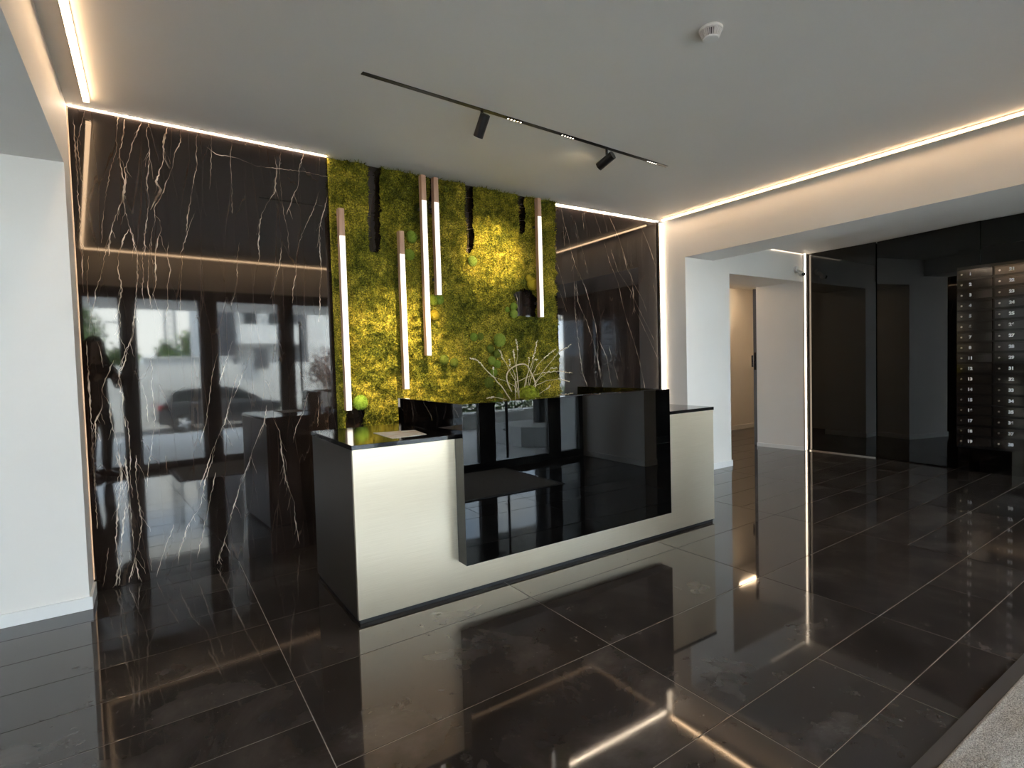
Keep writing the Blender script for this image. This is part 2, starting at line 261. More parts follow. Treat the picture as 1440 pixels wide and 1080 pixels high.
# traced vein lines in the marble (width, wall coordinates x,z)
VEINS_LEFT= [(1.5,[(-0.29,2.701),(-0.29,2.597),(-0.29,2.534),(-0.29,2.474),(-0.29,2.402),(-0.29,2.34),(-0.29,2.225),(-0.285,2.12)]),(1.0,[(-0.239,2.735),(-0.254,2.665),(-0.28,2.555),(-0.276,2.425),(-0.265,2.308)]),(1.0,[(-0.085,2.735),(-0.096,2.648),(-0.103,2.538),(-0.13,2.452),(-0.158,2.312),(-0.174,2.202),(-0.19,2.092),(-0.196,2.004)]),(2.0,[(-0.054,2.735),(-0.062,2.656),(-0.087,2.542),(-0.087,2.46),(-0.072,2.367),(-0.088,2.255),(-0.126,2.154),(-0.153,2.056),(-0.166,1.932)]),(1.8,[(0.026,2.735),(-0.021,2.61),(-0.049,2.494),(-0.068,2.45),(-0.066,2.368),(-0.083,2.256),(-0.065,2.135),(-0.046,2.054),(-0.038,1.972)]),(1.5,[(0.061,2.735),(0.049,2.68),(0.061,2.571),(0.048,2.457),(0.036,2.385),(0.045,2.275),(0.028,2.161),(0.012,2.061),(0.009,1.948)]),(3.0,[(0.157,2.735),(0.133,2.643),(0.126,2.528),(0.084,2.401),(0.106,2.355),(0.049,2.227)]),(1.2,[(0.224,2.735),(0.223,2.662),(0.186,2.582),(0.176,2.509),(0.142,2.418),(0.12,2.343),(0.067,2.236),(0.07,2.166),(0.049,2.093),(0.037,1.951)]),(1.2,[(0.313,2.735),(0.305,2.621),(0.304,2.533),(0.271,2.382),(0.245,2.232),(0.228,2.114)]),(0.8,[(0.392,2.735),(0.388,2.623),(0.383,2.548),(0.369,2.398)]),(0.8,[(0.51,2.735),(0.495,2.599),(0.498,2.479),(0.492,2.266)]),(1.0,[(0.361,2.662),(0.413,2.628),(0.48,2.629),(0.549,2.625),(0.647,2.598),(0.796,2.606),(0.952,2.619),(1.032,2.612),(1.131,2.608)]),(1.5,[(0.762,2.69),(0.778,2.622),(0.759,2.445),(0.735,2.41),(0.671,2.291),(0.652,2.195),(0.636,2.053)]),(1.4,[(0.956,2.735),(0.924,2.633),(0.913,2.518),(0.873,2.431),(0.829,2.305)]),(0.8,[(0.808,2.723),(0.792,2.593),(0.802,2.405),(0.812,2.278),(0.832,2.185),(0.83,2.04)]),(1.5,[(1.118,2.503),(1.088,2.382),(1.046,2.243),(1.043,2.077)]),(1.0,[(1.06,2.51),(1.005,2.353),(0.952,2.248),(0.899,2.111),(0.88,2.028)]),(1.5,[(0.066,2.201),(0.094,2.169),(0.098,2.113),(0.077,2.054),(0.061,1.967)]),(1.5,[(-0.061,2.101),(-0.093,2.035),(-0.113,1.951)]),(1.0,[(0.285,2.253),(0.249,2.16),(0.219,2.055),(0.19,1.972)]),(1.8,[(-0.29,2.108),(-0.29,2.051),(-0.29,2.012),(-0.29,1.957)]),(1.5,[(-0.29,1.999),(-0.29,1.944),(-0.29,1.917)]),(1.2,[(-0.281,1.975),(-0.29,1.868),(-0.29,1.785),(-0.29,1.733),(-0.29,1.714)]),(1.0,[(-0.257,1.924),(-0.27,1.803),(-0.27,1.642)]),(1.2,[(-0.16,2.014),(-0.186,1.93),(-0.202,1.834),(-0.233,1.738),(-0.248,1.643),(-0.268,1.561),(-0.278,1.467)]),(1.6,[(-0.093,2.021),(-0.119,1.95),(-0.126,1.854),(-0.111,1.745),(-0.133,1.647),(-0.128,1.551),(-0.144,1.44)]),(1.8,[(-0.036,2.028),(-0.028,1.945),(-0.038,1.777),(-0.052,1.664),(-0.064,1.538),(-0.073,1.468),(-0.111,1.385),(-0.144,1.274),(-0.153,1.191),(-0.135,1.107),(-0.144,1.024),(-0.118,0.966),(-0.118,0.853),(-0.116,0.769),(-0.123,0.657),(-0.116,0.514)]),(1.0,[(0.011,2.033),(-0.005,1.947),(-0.005,1.821),(-0.014,1.75),(-0.004,1.652)]),(1.0,[(0.04,2.036),(0.021,1.865),(0.016,1.752),(0.029,1.639)]),(1.3,[(0.07,2.039),(0.061,1.953),(0.056,1.783),(0.031,1.696),(0.02,1.653)]),(1.2,[(0.131,2.045),(0.121,1.959),(0.136,1.874),(0.113,1.772),(0.112,1.671),(0.098,1.57)]),(0.9,[(0.202,1.966),(0.19,1.834),(0.182,1.747),(0.175,1.63)]),(1.2,[(0.526,2.088),(0.507,1.963),(0.501,1.841),(0.483,1.748),(0.459,1.67)]),(1.2,[(0.641,2.1),(0.644,2.007),(0.63,1.927)]),(1.0,[(0.79,2.116),(0.769,1.97),(0.733,1.824),(0.698,1.727)]),(1.0,[(0.88,2.028),(0.874,1.898),(0.846,1.799),(0.842,1.701)]),(1.2,[(1.045,2.143),(1.041,2.043),(1.05,1.944),(1.028,1.809),(1.027,1.692),(1.014,1.575)]),(2.2,[(-0.29,1.44),(-0.29,1.413),(-0.29,1.253),(-0.29,1.145),(-0.29,1.038),(-0.29,0.903),(-0.29,0.796),(-0.29,0.659),(-0.29,0.577)]),(1.0,[(-0.241,1.44),(-0.228,1.372),(-0.221,1.29)]),(1.6,[(-0.17,1.33),(-0.201,1.248),(-0.232,1.168),(-0.237,1.058),(-0.273,0.979),(-0.272,0.884),(-0.29,0.765),(-0.29,0.658)]),(1.2,[(-0.061,1.594),(-0.078,1.468),(-0.098,1.412),(-0.113,1.329),(-0.151,1.247),(-0.133,1.135),(-0.143,1.052),(-0.131,0.939)]),(2.2,[(-0.197,1.083),(-0.201,1.001),(-0.188,0.916),(-0.171,0.803),(-0.164,0.705),(-0.161,0.522)]),(1.0,[(0.015,1.326),(0.007,1.155),(0.017,0.983),(0.0,0.869),(-0.033,0.672),(-0.045,0.531)]),(0.8,[(-0.039,1.186),(-0.021,1.071),(-0.02,0.957)]),(1.2,[(0.371,1.365),(0.34,1.26),(0.313,1.11),(0.285,0.931),(0.247,0.799)]),(1.8,[(0.475,1.225),(0.425,1.042),(0.392,0.921),(0.318,0.761),(0.272,0.63),(0.228,0.516)]),(1.6,[(0.646,1.011),(0.626,0.901),(0.553,0.734),(0.504,0.598),(0.457,0.479)]),(1.6,[(0.68,0.929),(0.721,0.828),(0.729,0.664),(0.74,0.565),(0.765,0.413)]),(1.0,[(0.984,1.055),(0.989,0.971),(0.975,0.837)]),(1.0,[(0.061,0.747),(0.062,0.63)]),(1.2,[(0.92,1.076),(0.882,0.945),(0.83,0.85),(0.802,0.738)]),(1.2,[(0.456,1.44),(0.408,1.288),(0.369,1.167)]),(1.0,[(0.527,1.285),(0.486,1.162),(0.432,1.041)]),(1.2,[(-0.29,0.79),(-0.29,0.661),(-0.29,0.496),(-0.29,0.362)]),(2.4,[(-0.185,0.777),(-0.162,0.672),(-0.194,0.437),(-0.208,0.268),(-0.201,0.129),(-0.22,0.013)]),(2.2,[(-0.144,0.772),(-0.131,0.598),(-0.159,0.431),(-0.181,0.263),(-0.195,0.093),(-0.206,0.01)]),(1.4,[(-0.135,0.668),(-0.13,0.46),(-0.125,0.25),(-0.117,0.126),(-0.107,0.019)]),(1.5,[(-0.088,0.765),(-0.096,0.593),(-0.078,0.345),(-0.097,0.244),(-0.132,0.112),(-0.157,0.014)]),(1.4,[(0.322,0.715),(0.267,0.574),(0.227,0.395),(0.159,0.298),(0.106,0.145),(0.094,0.057)]),(1.2,[(0.325,0.602),(0.275,0.387),(0.235,0.227),(0.196,0.069)]),(1.6,[(0.541,0.688),(0.464,0.506),(0.405,0.325),(0.365,0.181),(0.307,0.014)]),(1.1,[(0.083,0.313),(0.032,0.18),(-0.02,0.014)]),(1.4,[(0.731,0.664),(0.743,0.503),(0.794,0.333),(0.797,0.191),(0.819,0.023)]),(1.2,[(-0.243,0.242),(-0.263,0.11),(-0.28,0.021)]),(1.0,[(-0.05,0.181),(-0.041,0.055)])]
VEINS_RIGHT= [(1.3,[(3.375,2.735),(3.405,2.598),(3.46,2.457),(3.491,2.312),(3.547,2.168),(3.594,2.096),(3.664,1.968),(3.733,1.761),(3.78,1.628),(3.813,1.415),(3.8,1.26),(3.83,1.104),(3.865,0.975),(3.885,0.748),(3.953,0.346)]),(1.0,[(3.393,2.578),(3.409,2.36)]),(1.0,[(3.638,2.735),(3.657,2.552)]),(0.8,[(3.538,2.651),(3.592,2.452),(3.65,2.307),(3.694,2.121)]),(1.0,[(3.916,2.734),(3.977,2.567)]),(1.3,[(3.995,2.734),(4.071,2.617),(4.149,2.487),(4.2,2.353),(4.237,2.217),(4.305,2.121),(4.329,1.961),(4.337,1.738)]),(1.0,[(4.122,2.524),(4.226,2.296),(4.331,2.062),(4.47,1.885),(4.526,1.764)]),(1.1,[(3.921,2.465),(3.994,2.258),(4.109,2.049),(4.171,1.814),(4.235,1.635),(4.315,1.454),(4.395,1.248),(4.474,0.936),(4.554,0.596)]),(1.1,[(4.476,2.641),(4.574,2.487),(4.673,2.268),(4.669,2.122)]),(1.2,[(3.311,2.188),(3.376,2.027),(3.417,1.826)]),(1.0,[(3.315,1.969),(3.392,1.788),(3.414,1.733)]),(1.3,[(3.543,2.037),(3.561,1.831),(3.667,1.645),(3.749,1.435),(3.808,1.241),(3.878,0.985)]),(1.4,[(3.519,2.035),(3.521,1.717),(3.54,1.53),(3.59,1.151),(3.66,0.985)]),(0.8,[(4.011,2.396),(4.112,2.168),(4.273,1.998),(4.382,1.821),(4.637,1.453)]),(0.9,[(4.624,2.099),(4.69,1.875)]),(1.0,[(3.956,1.395),(4.081,1.035)]),(1.0,[(3.827,1.454),(3.926,1.278),(3.984,0.98)]),(0.8,[(4.38,1.739),(4.576,1.432),(4.69,1.242)]),(1.0,[(3.8,2.72),(3.884,2.538)])]
BALLS= [(1.727,3.941,2.241,0.049,0),(1.704,3.94,2.103,0.044,0),(2.275,3.966,2.104,0.044,1),(1.95,3.951,1.772,0.043,0),(1.893,3.949,1.763,0.045,2),(1.901,3.949,1.646,0.042,3),(2.902,3.994,1.955,0.058,3),(2.863,3.992,2.003,0.032,3),(2.688,3.984,1.743,0.037,0),(2.686,3.984,1.681,0.041,1),(2.618,3.981,1.716,0.025,0),(2.266,3.965,1.474,0.037,0),(2.33,3.968,1.48,0.033,4),(2.526,3.977,1.45,0.061,1),(2.427,3.973,1.378,0.036,4),(2.499,3.976,1.334,0.037,4),(2.438,3.973,1.275,0.039,1),(2.496,3.976,1.243,0.037,0),(2.456,3.974,1.171,0.037,0),(2.402,3.971,1.088,0.048,4),(2.508,3.976,0.96,0.037,4),(1.977,3.952,1.29,0.043,4),(2.068,3.956,1.265,0.04,4),(1.271,3.921,0.992,0.057,5)]

# ---------------------------------------------------------------- floor
LX, RX = -0.32, 4.754           # inner faces of the side walls
SH = 0.027                      # the tile rows run slightly askew to the walls
def yrow(y, x): return y + SH * (x - 0.433)
floor = struct('floor', box(-3.2, 9.6, -0.62, 6.0, -0.10, -0.0015), 'grout')
tile_cache = {}
def tile_region(x0, x1, y0, y1, w, h, xa, ya):
    ix = math.floor((x0 - xa) / w + 1e-6); g = 0.0014
    while xa + ix * w < x1 - 1e-6:
        a, b = max(x0, xa + ix * w), min(x1, xa + (ix + 1) * w); iy = math.floor((y0 - ya) / h + 1e-6)
        while ya + iy * h < y1 - 1e-6:
            c, d = max(y0, ya + iy * h), min(y1, ya + (iy + 1) * h)
            if b - a > 0.02 and d - c > 0.02:
                key = (round(b - a, 3), round(d - c, 3))
                if key not in tile_cache:
                    W, Hh = b - a, d - c; q = B(); e = 0.0012
                    pts = [(g, g), (W - g, g), (W - g, Hh - g), (g, Hh - g)]; ins = [(g + e, g + e), (W - g - e, g + e), (W - g - e, Hh - g - e), (g + e, Hh - g - e)]
                    for z, P in ((-0.008, pts), (-0.0008, pts), (0.0, ins)):
                        for (x, y) in P: q.v.append((x, y + SH * x, z))
                    for L in (0, 4):
                        for i in range(4): j = (i + 1) % 4; q.f.append((L + i, L + j, L + 4 + j, L + 4 + i))
                    q.f.append((8, 9, 10, 11)); tile_cache[key] = q.mesh('tile', M['tile'])
                place('tile', tile_cache[key], floor, (a, yrow(c, a), 0))
            iy += 1
        ix += 1
tile_region(-3.17, 0.433, -0.58, 3.99, 1.203, 0.30, 0.433, 1.99 - 3.0)
tile_region(0.433, 4.042, 1.11, 4.10, 1.203, 0.60, 0.433, 1.11)
tile_region(0.433, 4.042, -0.58, 1.11, 0.6015, 0.30, 0.433, 1.11)
tile_region(4.042, 7.65, -0.62, 5.6, 1.203, 0.30, 4.042, 1.11)
tile_region(7.65, 9.5, 3.5, 5.6, 1.203, 0.60, 4.042, 1.11)

# ---------------------------------------------------------------- shell
HM, HL, HB, HR, HC = 2.75, 2.352, 2.312, 2.545, 2.40     # ceilings: main, left hall, right beam, right hall, corridor
FY = -0.50                                               # entrance wall inner face
ML_O, ML_S = (-0.32, 3.919), 0.045                       # marble line
def my(x): return ML_O[1] + ML_S * (x - ML_O[0])
struct('ceiling', box(LX - 0.0, RX + 0.0, FY - 0.2, 4.45, HM, HM + 0.25), 'ceil')
struct('ceiling_left_hall', box(-3.2, LX, FY, 3.655, HL, HM + 0.25), 'wall')
struct('ceiling_right_beam', box(RX, 5.225, 0.58, 3.80, HB, HM + 0.25), 'wall')
struct('ceiling_right_hall', box(5.225, 7.6, FY, 3.81, HR, HM + 0.25), 'wall')
struct('ceiling_corridor', box(5.0, 9.6, 4.38, 6.0, HC, HM + 0.25), 'wall')
# back wall (behind marble)
struct('wall_back', box(-0.6, 5.0, 4.24, 4.44, 0, HM + 0.2), 'wall')
struct('wall_left', box(-3.2, LX, 3.655, 4.24, 0, HM + 0.2), 'wall')
w = B().box(RX, 5.51, 3.80, 4.38, 0, HM + 0.2); w.box(5.51, 7.06, 3.80, 4.38, 2.19, HM + 0.2); w.prism([(7.06, 3.80), (7.7, 3.80), (7.7, 4.41), (6.99, 4.41)], 2, 0, HM + 0.2)
struct('wall_right', w, 'wall')
struct('wall_right_pier', box(RX, 4.95, FY, 0.58, 0, HM + 0.2), 'wall')
struct('wall_left_pier', box(-0.52, LX, FY, -0.42, 0, HM + 0.2), 'wall')
w = B().box(4.8, 9.6, 5.64, 5.84, 0, HM); w.box(4.7, 4.9, 4.38, 5.84, 0, HM); w.box(9.4, 9.6, 3.8, 5.84, 0, HM); w.box(7.71, 9.4, 4.2, 4.4, 0, HM)
struct('wall_corridor', w, 'wall')
w = B().box(-3.2, 7.7, FY - 0.25, FY, 2.335, HM + 0.2).box(-3.2, -3.0, FY - 0.25, FY, 0, 2.334).box(-1.1, -0.325, FY - 0.25, FY, 0, 2.334)
struct('wall_front', w, 'wall')
struct('wall_left_end', box(-3.2, -3.0, FY - 0.25, 4.2, 0, HM + 0.2), 'blackglass')
struct('wall_right_end', box(7.25, 7.5, FY - 0.25, 3.80, 0, HM + 0.2), 'blackgloss')
struct('roof', box(-7.5, 13, -0.9, 12, HM + 0.2, HM + 0.6), 'wall')

# skirtings
struct('baseboard_left', box(-3.0, LX + 0.014, 3.643, 3.655, 0, 0.068).box(LX, LX + 0.014, 3.655, 3.90, 0, 0.068), 'skirt', bevel=0.002)
struct('baseboard_right', box(RX - 0.0, 5.523, 3.788, 3.80, 0, 0.068).box(5.511, 5.523, 3.80, 4.38, 0, 0.068).box(RX - 0.014, RX - 0.001, 3.788, 4.09, 0, 0.068), 'skirt', bevel=0.002)
struct('baseboard_right_pier', box(RX - 0.014, RX - 0.001, FY + 0.01, 0.592, 0, 0.068).box(RX - 0.014, 4.95, 0.581, 0.592, 0, 0.068), 'skirt', bevel=0.002)
b = B().prism([(7.045, 3.80), (7.06, 3.80), (6.99, 4.41), (6.975, 4.41)], 2, 0, 0.05)
struct('baseboard_right_reveal', b, 'skirt')
struct('baseboard_corridor', box(4.92, 9.4, 5.626, 5.639, 0, 0.075), 'skirt', bevel=0.002)
# thin bright shadow-gap trim between marble and ceiling
# light cove along the top of the marble
COVE = True

# ---------------------------------------------------------------- marble wall panels and inlaid veins
rnd = random.Random(4)
wall_back = bpy.data.objects['wall_back']
def marble(x0, x1, ox, oy, slope):
    a = math.atan(slope); ca = math.cos(a)
    o = B().box((x0 - ox) / ca, (x1 - ox) / ca, 0, 0.02, 0.002, HM - 0.007).build('marble_panel', M['marble'], wall_back, label='glossy dark brown marble slab with cream veins')
    o.location = (ox, oy, 0); o.rotation_euler = (0, 0, a)
    return o, ox, ca
def veins(panel, data):
    o, ox, ca = panel; b = B()
    for wd, pts in data:
        P = []
        for i in range(len(pts) - 1):
            (xa, za), (xb, zb) = pts[i], pts[i + 1]; L = math.hypot(xb - xa, zb - za); n = max(2, int(L / 0.014))
            for k in range(n):
                t = k / n; j = min(0.0032, L * 0.06)
                P.append((xa + (xb - xa) * t + (rnd.uniform(-j, j) if k else 0), za + (zb - za) * t + (rnd.uniform(-j, j) if k else 0)))
        P.append(pts[-1]); n0 = len(b.v)
        for i, (x, z) in enumerate(P):
            q0 = P[max(0, i - 1)]; q1 = P[min(len(P) - 1, i + 1)]; tx, tz = q1[0] - q0[0], q1[1] - q0[1]; l = math.hypot(tx, tz) or 1
            e = min(1, 0.25 + 0.25 * min(i, len(P) - 1 - i)); h = 0.00125 * wd * rnd.uniform(0.5, 1.3) * (0.35 + 1.3 * abs(math.sin(i * 0.13 + n0)) ** 2) * e
            for s_ in (-1, 1):
                b.v.append(((x - ox) / ca - s_ * tz / l * h, -0.0004, min(max(z + s_ * tx / l * h, 0.003), HM - 0.013)))
        for i in range(len(P) - 1): k = n0 + 2 * i; b.f.append((k, k + 1, k + 3, k + 2))
        if wd > 1.25:      # short side cracks
            for _ in range(int(len(P) / 8)):
                i = rnd.randrange(2, len(P) - 2); x, z = P[i]; s_ = rnd.choice((-1, 1)); n1 = len(b.v); m_ = rnd.randint(3, 7)
                for k in range(m_):
                    h = 0.0007 * (1 - k / m_) + 0.0002
                    b.v += [((x - ox) / ca - h, -0.0005, max(z, 0.004)), ((x - ox) / ca + h, -0.0005, max(z, 0.004))]; x += s_ * rnd.uniform(0, 0.012); z -= rnd.uniform(0.01, 0.03)
                    x = min(max(x, -0.285), 4.68)
                for k in range(m_ - 1): q = n1 + 2 * k; b.f.append((q, q + 1, q + 3, q + 2))
    v = b.build('vein', M['vein'], o, kind='stuff')
    for p in v.data.polygons: pass
pA = marble(-0.318, 1.60, ML_O[0], ML_O[1], ML_S); pA2 = marble(1.602, 3.25, ML_O[0], ML_O[1], ML_S); pB = marble(3.252, 4.712, 4.757, 4.134, -0.01)
veins(pA, VEINS_LEFT); veins(pB, VEINS_RIGHT)
A2 = []
for k in range(22):
    x = rnd.uniform(1.65, 3.2); z = rnd.uniform(0.8, 2.7); P = [(round(x, 3), round(z, 3))]
    for i in range(6): x += rnd.uniform(-0.05, 0.03); z -= rnd.uniform(0.05, 0.14); P.append((min(max(x, 1.61), 3.24), max(z, 0.02)))
    A2.append((rnd.choice((1, 1.3, 2)), P))
for z in (2.62, 2.36, 2.2, 2.5): 
    A2.append((1.2, [(2.20, z), (2.27, z + 0.02), (2.34, z + 0.03)])); A2.append((1.2, [(2.76, z), (2.82, z + 0.02), (2.9, z + 0.03)]))
veins(pA2, A2)

# ---------------------------------------------------------------- LED strips
def strip(b_led, b_prof, name, label, mled='led'):
    e = empty(name, (0, 0, 0), label=label, cat='light strip')
    if b_prof: b_prof.build('housing', M['profile'], e)
    b_led.build('diffuser', M[mled], e); return e
strip(B().prism([(-0.312, my(-0.312) - 0.010), (1.112, my(1.112) - 0.010), (1.112, my(1.112) - 0.0075), (-0.312, my(-0.312) - 0.0075)], 2, HM - 0.0038, HM - 0.0006), None, 'cove_light_strip', 'thin glowing line between the ceiling and the marble left of the moss', 'led_cove')
strip(B().prism([(3.256, 4.126), (4.70, 4.114), (4.70, 4.1165), (3.256, 4.129)], 2, HM - 0.0038, HM - 0.0006), None, 'cove_light_strip', 'thin glowing line between the ceiling and the marble right of the moss', 'led_cove')
strip(box(-0.232, -0.206, -0.30, 3.76, HM - 0.026, HM - 0.006), box(-0.235, -0.203, -0.30, 3.763, HM - 0.0065, HM).box(-0.2375, -0.2325, -0.30, 3.763, HM - 0.028, HM), 'ceiling_light_strip', 'warm ceiling light strip along the left side wall')
strip(box(4.646, 4.668, -0.30, 4.02, HM - 0.023, HM - 0.0125), box(4.648, 4.69, -0.30, 4.023, HM - 0.0125, HM).box(4.6685, 4.682, -0.30, 4.023, HM - 0.027, HM), 'ceiling_light_strip', 'warm ceiling light strip along the right side wall')
strip(box(-0.20, 4.640, -0.330, -0.304, HM - 0.022, HM - 0.006), box(-0.235, 4.68, -0.333, -0.3015, HM - 0.0065, HM), 'ceiling_light_strip', 'warm ceiling light strip along the entrance wall, seen mirrored in the marble')
strip(B().prism([(4.716, 4.106), (4.724, 4.101), (4.725, 4.105), (4.717, 4.110)], 2, 0.01, HM - 0.02).prism([(4.734, 4.092), (4.748, 4.083), (4.750, 4.087), (4.736, 4.096)], 2, 0.01, HM - 0.02),
      B().prism([(4.7125, 4.118), (4.7125, 4.110), (4.7535, 4.086), (4.7535, 4.118)], 2, 0.0, HM - 0.015), 'wall_light_strip', 'vertical bright light strip in the corner right of the marble wall', 'led_line')
strip(box(7.06, 7.085, 3.775, 3.79, 0.01, HR - 0.004), box(7.058, 7.10, 3.782, 3.7995, 0.0, HR), 'wall_light_strip', 'thin vertical light strip beside the black glass wall', 'led_line')
strip(box(6.25, 7.055, 3.788, 3.793, HR - 0.010, HR - 0.006), box(6.25, 7.055, 3.784, 3.799, HR - 0.0062, HR - 0.0002), 'ceiling_light_strip', 'thin light strip over the doorway of the right hall', 'led_thin')
strip(B().prism([(-0.3185, 3.893), (-0.312, 3.893), (-0.312, 3.897), (-0.3185, 3.897)], 2, 0.08, HM - 0.02), None, 'wall_light_strip', 'narrow glowing strip in the corner left of the marble wall', 'led_faint')
strip(box(6.35, 6.85, 5.10, 5.14, HC - 0.020, HC - 0.006), box(6.33, 6.87, 5.08, 5.16, HC - 0.0065, HC), 'corridor_lamp', 'warm corridor ceiling lamp hidden behind the doorway jamb', 'led_corridor')
strip(box(7.72, 8.23, 5.18, 5.21, HC - 0.012, HC - 0.006), box(7.70, 8.25, 5.16, 5.23, HC - 0.0065, HC), 'corridor_lamp', 'warm ceiling lamp in the corridor behind the doorway', 'led_corridor')

# ---------------------------------------------------------------- entrance glazing
def frame_b(x0, x1, z0, z1, t, ya, yb, bot=None):
    bot = bot or t; b = B(); b.box(x0, x0 + t, ya, yb, z0, z1); b.box(x1 - t, x1, ya, yb, z0, z1); b.box(x0 + t, x1 - t, ya, yb, z1 - t, z1); b.box(x0 + t, x1 - t, ya, yb, z0, z0 + bot); return b
wn = 0
def window(kind, x0, x1, t=0.075, handle=None, z1=2.335, top=0.14):
    global wn; wn += 1
    b = B(); ya, yb = FY - 0.07, FY; 
    b.box(x0, x0 + t, ya, yb, 0.0, z1); b.box(x1 - t, x1, ya, yb, 0, z1); b.box(x0 + t, x1 - t, ya, yb, z1 - top, z1); b.box(x0 + t, x1 - t, ya, yb, 0, 0.09)
    e = empty('%s_%d' % (kind, wn), (0, 0, 0)); e['kind'] = 'structure'
    b.build('frame', M['blackmatte'], e)
    box(x0 + t, x1 - t, FY - 0.04, FY - 0.03, 0.09, z1 - top).build('pane', M['pane'], e)
    if handle is not None:
        h = B().tube([(handle, FY + 0.05, 0.12), (handle, FY + 0.05, 1.95)], 0.016, 10)
        for z in (0.45, 1.0, 1.6): h.tube([(handle, FY - 0.02, z), (handle, FY + 0.05, z)], 0.01, 8)
        h.build('handle', M['blackmatte'], e)
    return e
window('window', -0.32, 0.19, 0.085); window('window', 0.19, 1.08, 0.10); window('window', 1.08, 2.13, 0.13)
window('door', 2.13, 3.26, 0.09, handle=2.29); window('door', 3.26, 4.31, 0.13, handle=3.52); window('window', 4.31, 4.754, 0.07)
for a, b_ in ((-3.0, -1.1), (4.95, 6.05), (6.05, 7.25)): window('window', a, b_)

# ---------------------------------------------------------------- black glass wall and mailboxes
gw = empty('wall_glass', (0, 0, 0)); gw['kind'] = 'structure'
box(7.135, 7.155, 2.985, 3.775, 0.012, HR - 0.003).build('panel', M['blackglass'], gw)
o = box(0, 0.02, -1.0, 0, 0.012, HR - 0.003).build('panel', M['blackglass'], gw); o.location = (7.145, 2.975, 0); o.rotation_euler = (0, 0, math.radians(-8)) 
box(7.018, 7.2, -0.55, 2.164, 0.0, HR - 0.003).build('panel', M['blackglass'], gw)
box(7.12, 7.134, 2.985, 3.76, 0.0, 0.012).build('threshold', M['chrome'], gw)

def text_mesh(s, size, m):
    cu = bpy.data.curves.new('number', 'FONT'); cu.body = s; cu.size = size; cu.align_x = 'CENTER'; cu.align_y = 'CENTER'; cu.extrude = 0.0006; cu.offset = 0.0022
    t = bpy.data.objects.new('number', cu); col.objects.link(t); dg = bpy.context.evaluated_depsgraph_get(); me = bpy.data.meshes.new_from_object(t.evaluated_get(dg))
    bpy.data.objects.remove(t); bpy.data.curves.remove(cu); me.materials.clear(); me.materials.append(m); me.name = 'number'; return me
mbk = empty('mailbox_bank', (6.98, 2.165, 0), label='tall bank of glossy dark numbered mailboxes on the right wall', cat='mailboxes')
box(0.0, 0.037, -1.52, 0.0, 0.245, 2.10).build('carcass', M['blackgloss'], mbk)
rows = 17; pitch = (2.082 - 0.268) / rows; cw = 0.30
n1_ = [1, 2, 3, 4, 5, 6, 7, 8, 11, 12, 13, 14, 15, 16, 17, 18, 19]; n2_ = [21, 22, 23, 24, 25, 26, 27, 28, 29, 31, 32, 33, 34, 35, 36, 37, 38]
door_b = B().box(-0.012, -0.0005, -cw + 0.012, -0.008, 0.005, pitch - 0.014); door_me = door_b.mesh('door', M['mailbox'])
flap_me = B().prism([(-0.0135, pitch - 0.0135), (-0.018, pitch - 0.016), (-0.018, pitch - 0.024), (-0.012, pitch - 0.026), (-0.0005, pitch - 0.0135)], 1, -cw + 0.012, -0.008)
flap_me.v = [(v[0], v[1], v[2]) for v in flap_me.v]; flap_me = flap_me.mesh('flap', M['mailbox'])
lock_b = B(); lock_b.tube([(-0.018, 0, 0), (-0.012, 0, 0)], 0.009, 14); lock_b.tube([(-0.021, 0, 0), (-0.018, 0, 0)], 0.0055, 10); lock_me = lock_b.mesh('lock', M['chrome'])
for cidx in range(5):
    for r in range(rows):
        z = 2.082 - (r + 1) * pitch
        tilt = rnd.uniform(-0.012, 0.012)
        d = place('door', door_me, mbk, (0, -cidx * cw, z), (0, tilt, rnd.uniform(-0.008, 0.008)))
        place('flap', flap_me, d); place('lock', lock_me, d, (0, -0.045, pitch * 0.42))
        num = (n1_, n2_)[cidx][r] if cidx < 2 else None
        if num is not None:
            place('number', text_mesh(str(num), 0.040, M['numwhite']), d, (-0.0128, -0.115 if cidx == 0 else -0.135, pitch * 0.42), (math.radians(90), 0, math.radians(-90)))

# white security camera
sc = empty('security_camera', (6.86, 3.80, 2.30), label='small white security camera on the wall above the doorway', cat='security camera')
B().tube([(0.02, 0.0, 0.03), (0.02, -0.03, 0.03)], 0.042, 20).build('mount', M['whiteplastic'], sc, smooth=False)
B().tube([(0.02, -0.03, 0.03), (0.02, -0.07, -0.01)], [0.02, 0.018], 12).build('arm', M['whiteplastic'], sc)
B().blob((0.02, -0.085, -0.035), 0.036, 16, 10).build('body', M['whiteplastic'], sc, smooth=True)
B().tube([(0.02, -0.085, -0.035), (-0.005, -0.125, -0.05)], 0.020, 14).build('lens', M['blackgloss'], sc)

# corridor door leaf standing open, seen nearly edge on
dr = empty('door_1', (6.985, 4.43, 0), math.radians(0)); dr['kind'] = 'structure'
dv = Vector((6.95, 4.43 , 0)).normalized(); pv = Vector((dv.y, -dv.x, 0))
def dq(a, b_): q = dv * a + pv * b_; return (q.x, q.y)
B().prism([dq(0, -0.02), dq(0, 0.02), dq(0.8, 0.05), dq(0.8, 0.01)], 2, 0.01, 2.17).build('leaf', M['door'], dr)
B().prism([dq(-0.006, -0.012), dq(-0.006, 0.012), dq(0.0, 0.012), dq(0.0, -0.012)], 2, 1.06, 1.30).build('lock_plate', M['blackgloss'], dr)
B().tube([(*dq(-0.02, -0.035), 1.10), (*dq(-0.02, -0.035), 1.26)], 0.012, 8).build('handle', M['blackgloss'], dr)

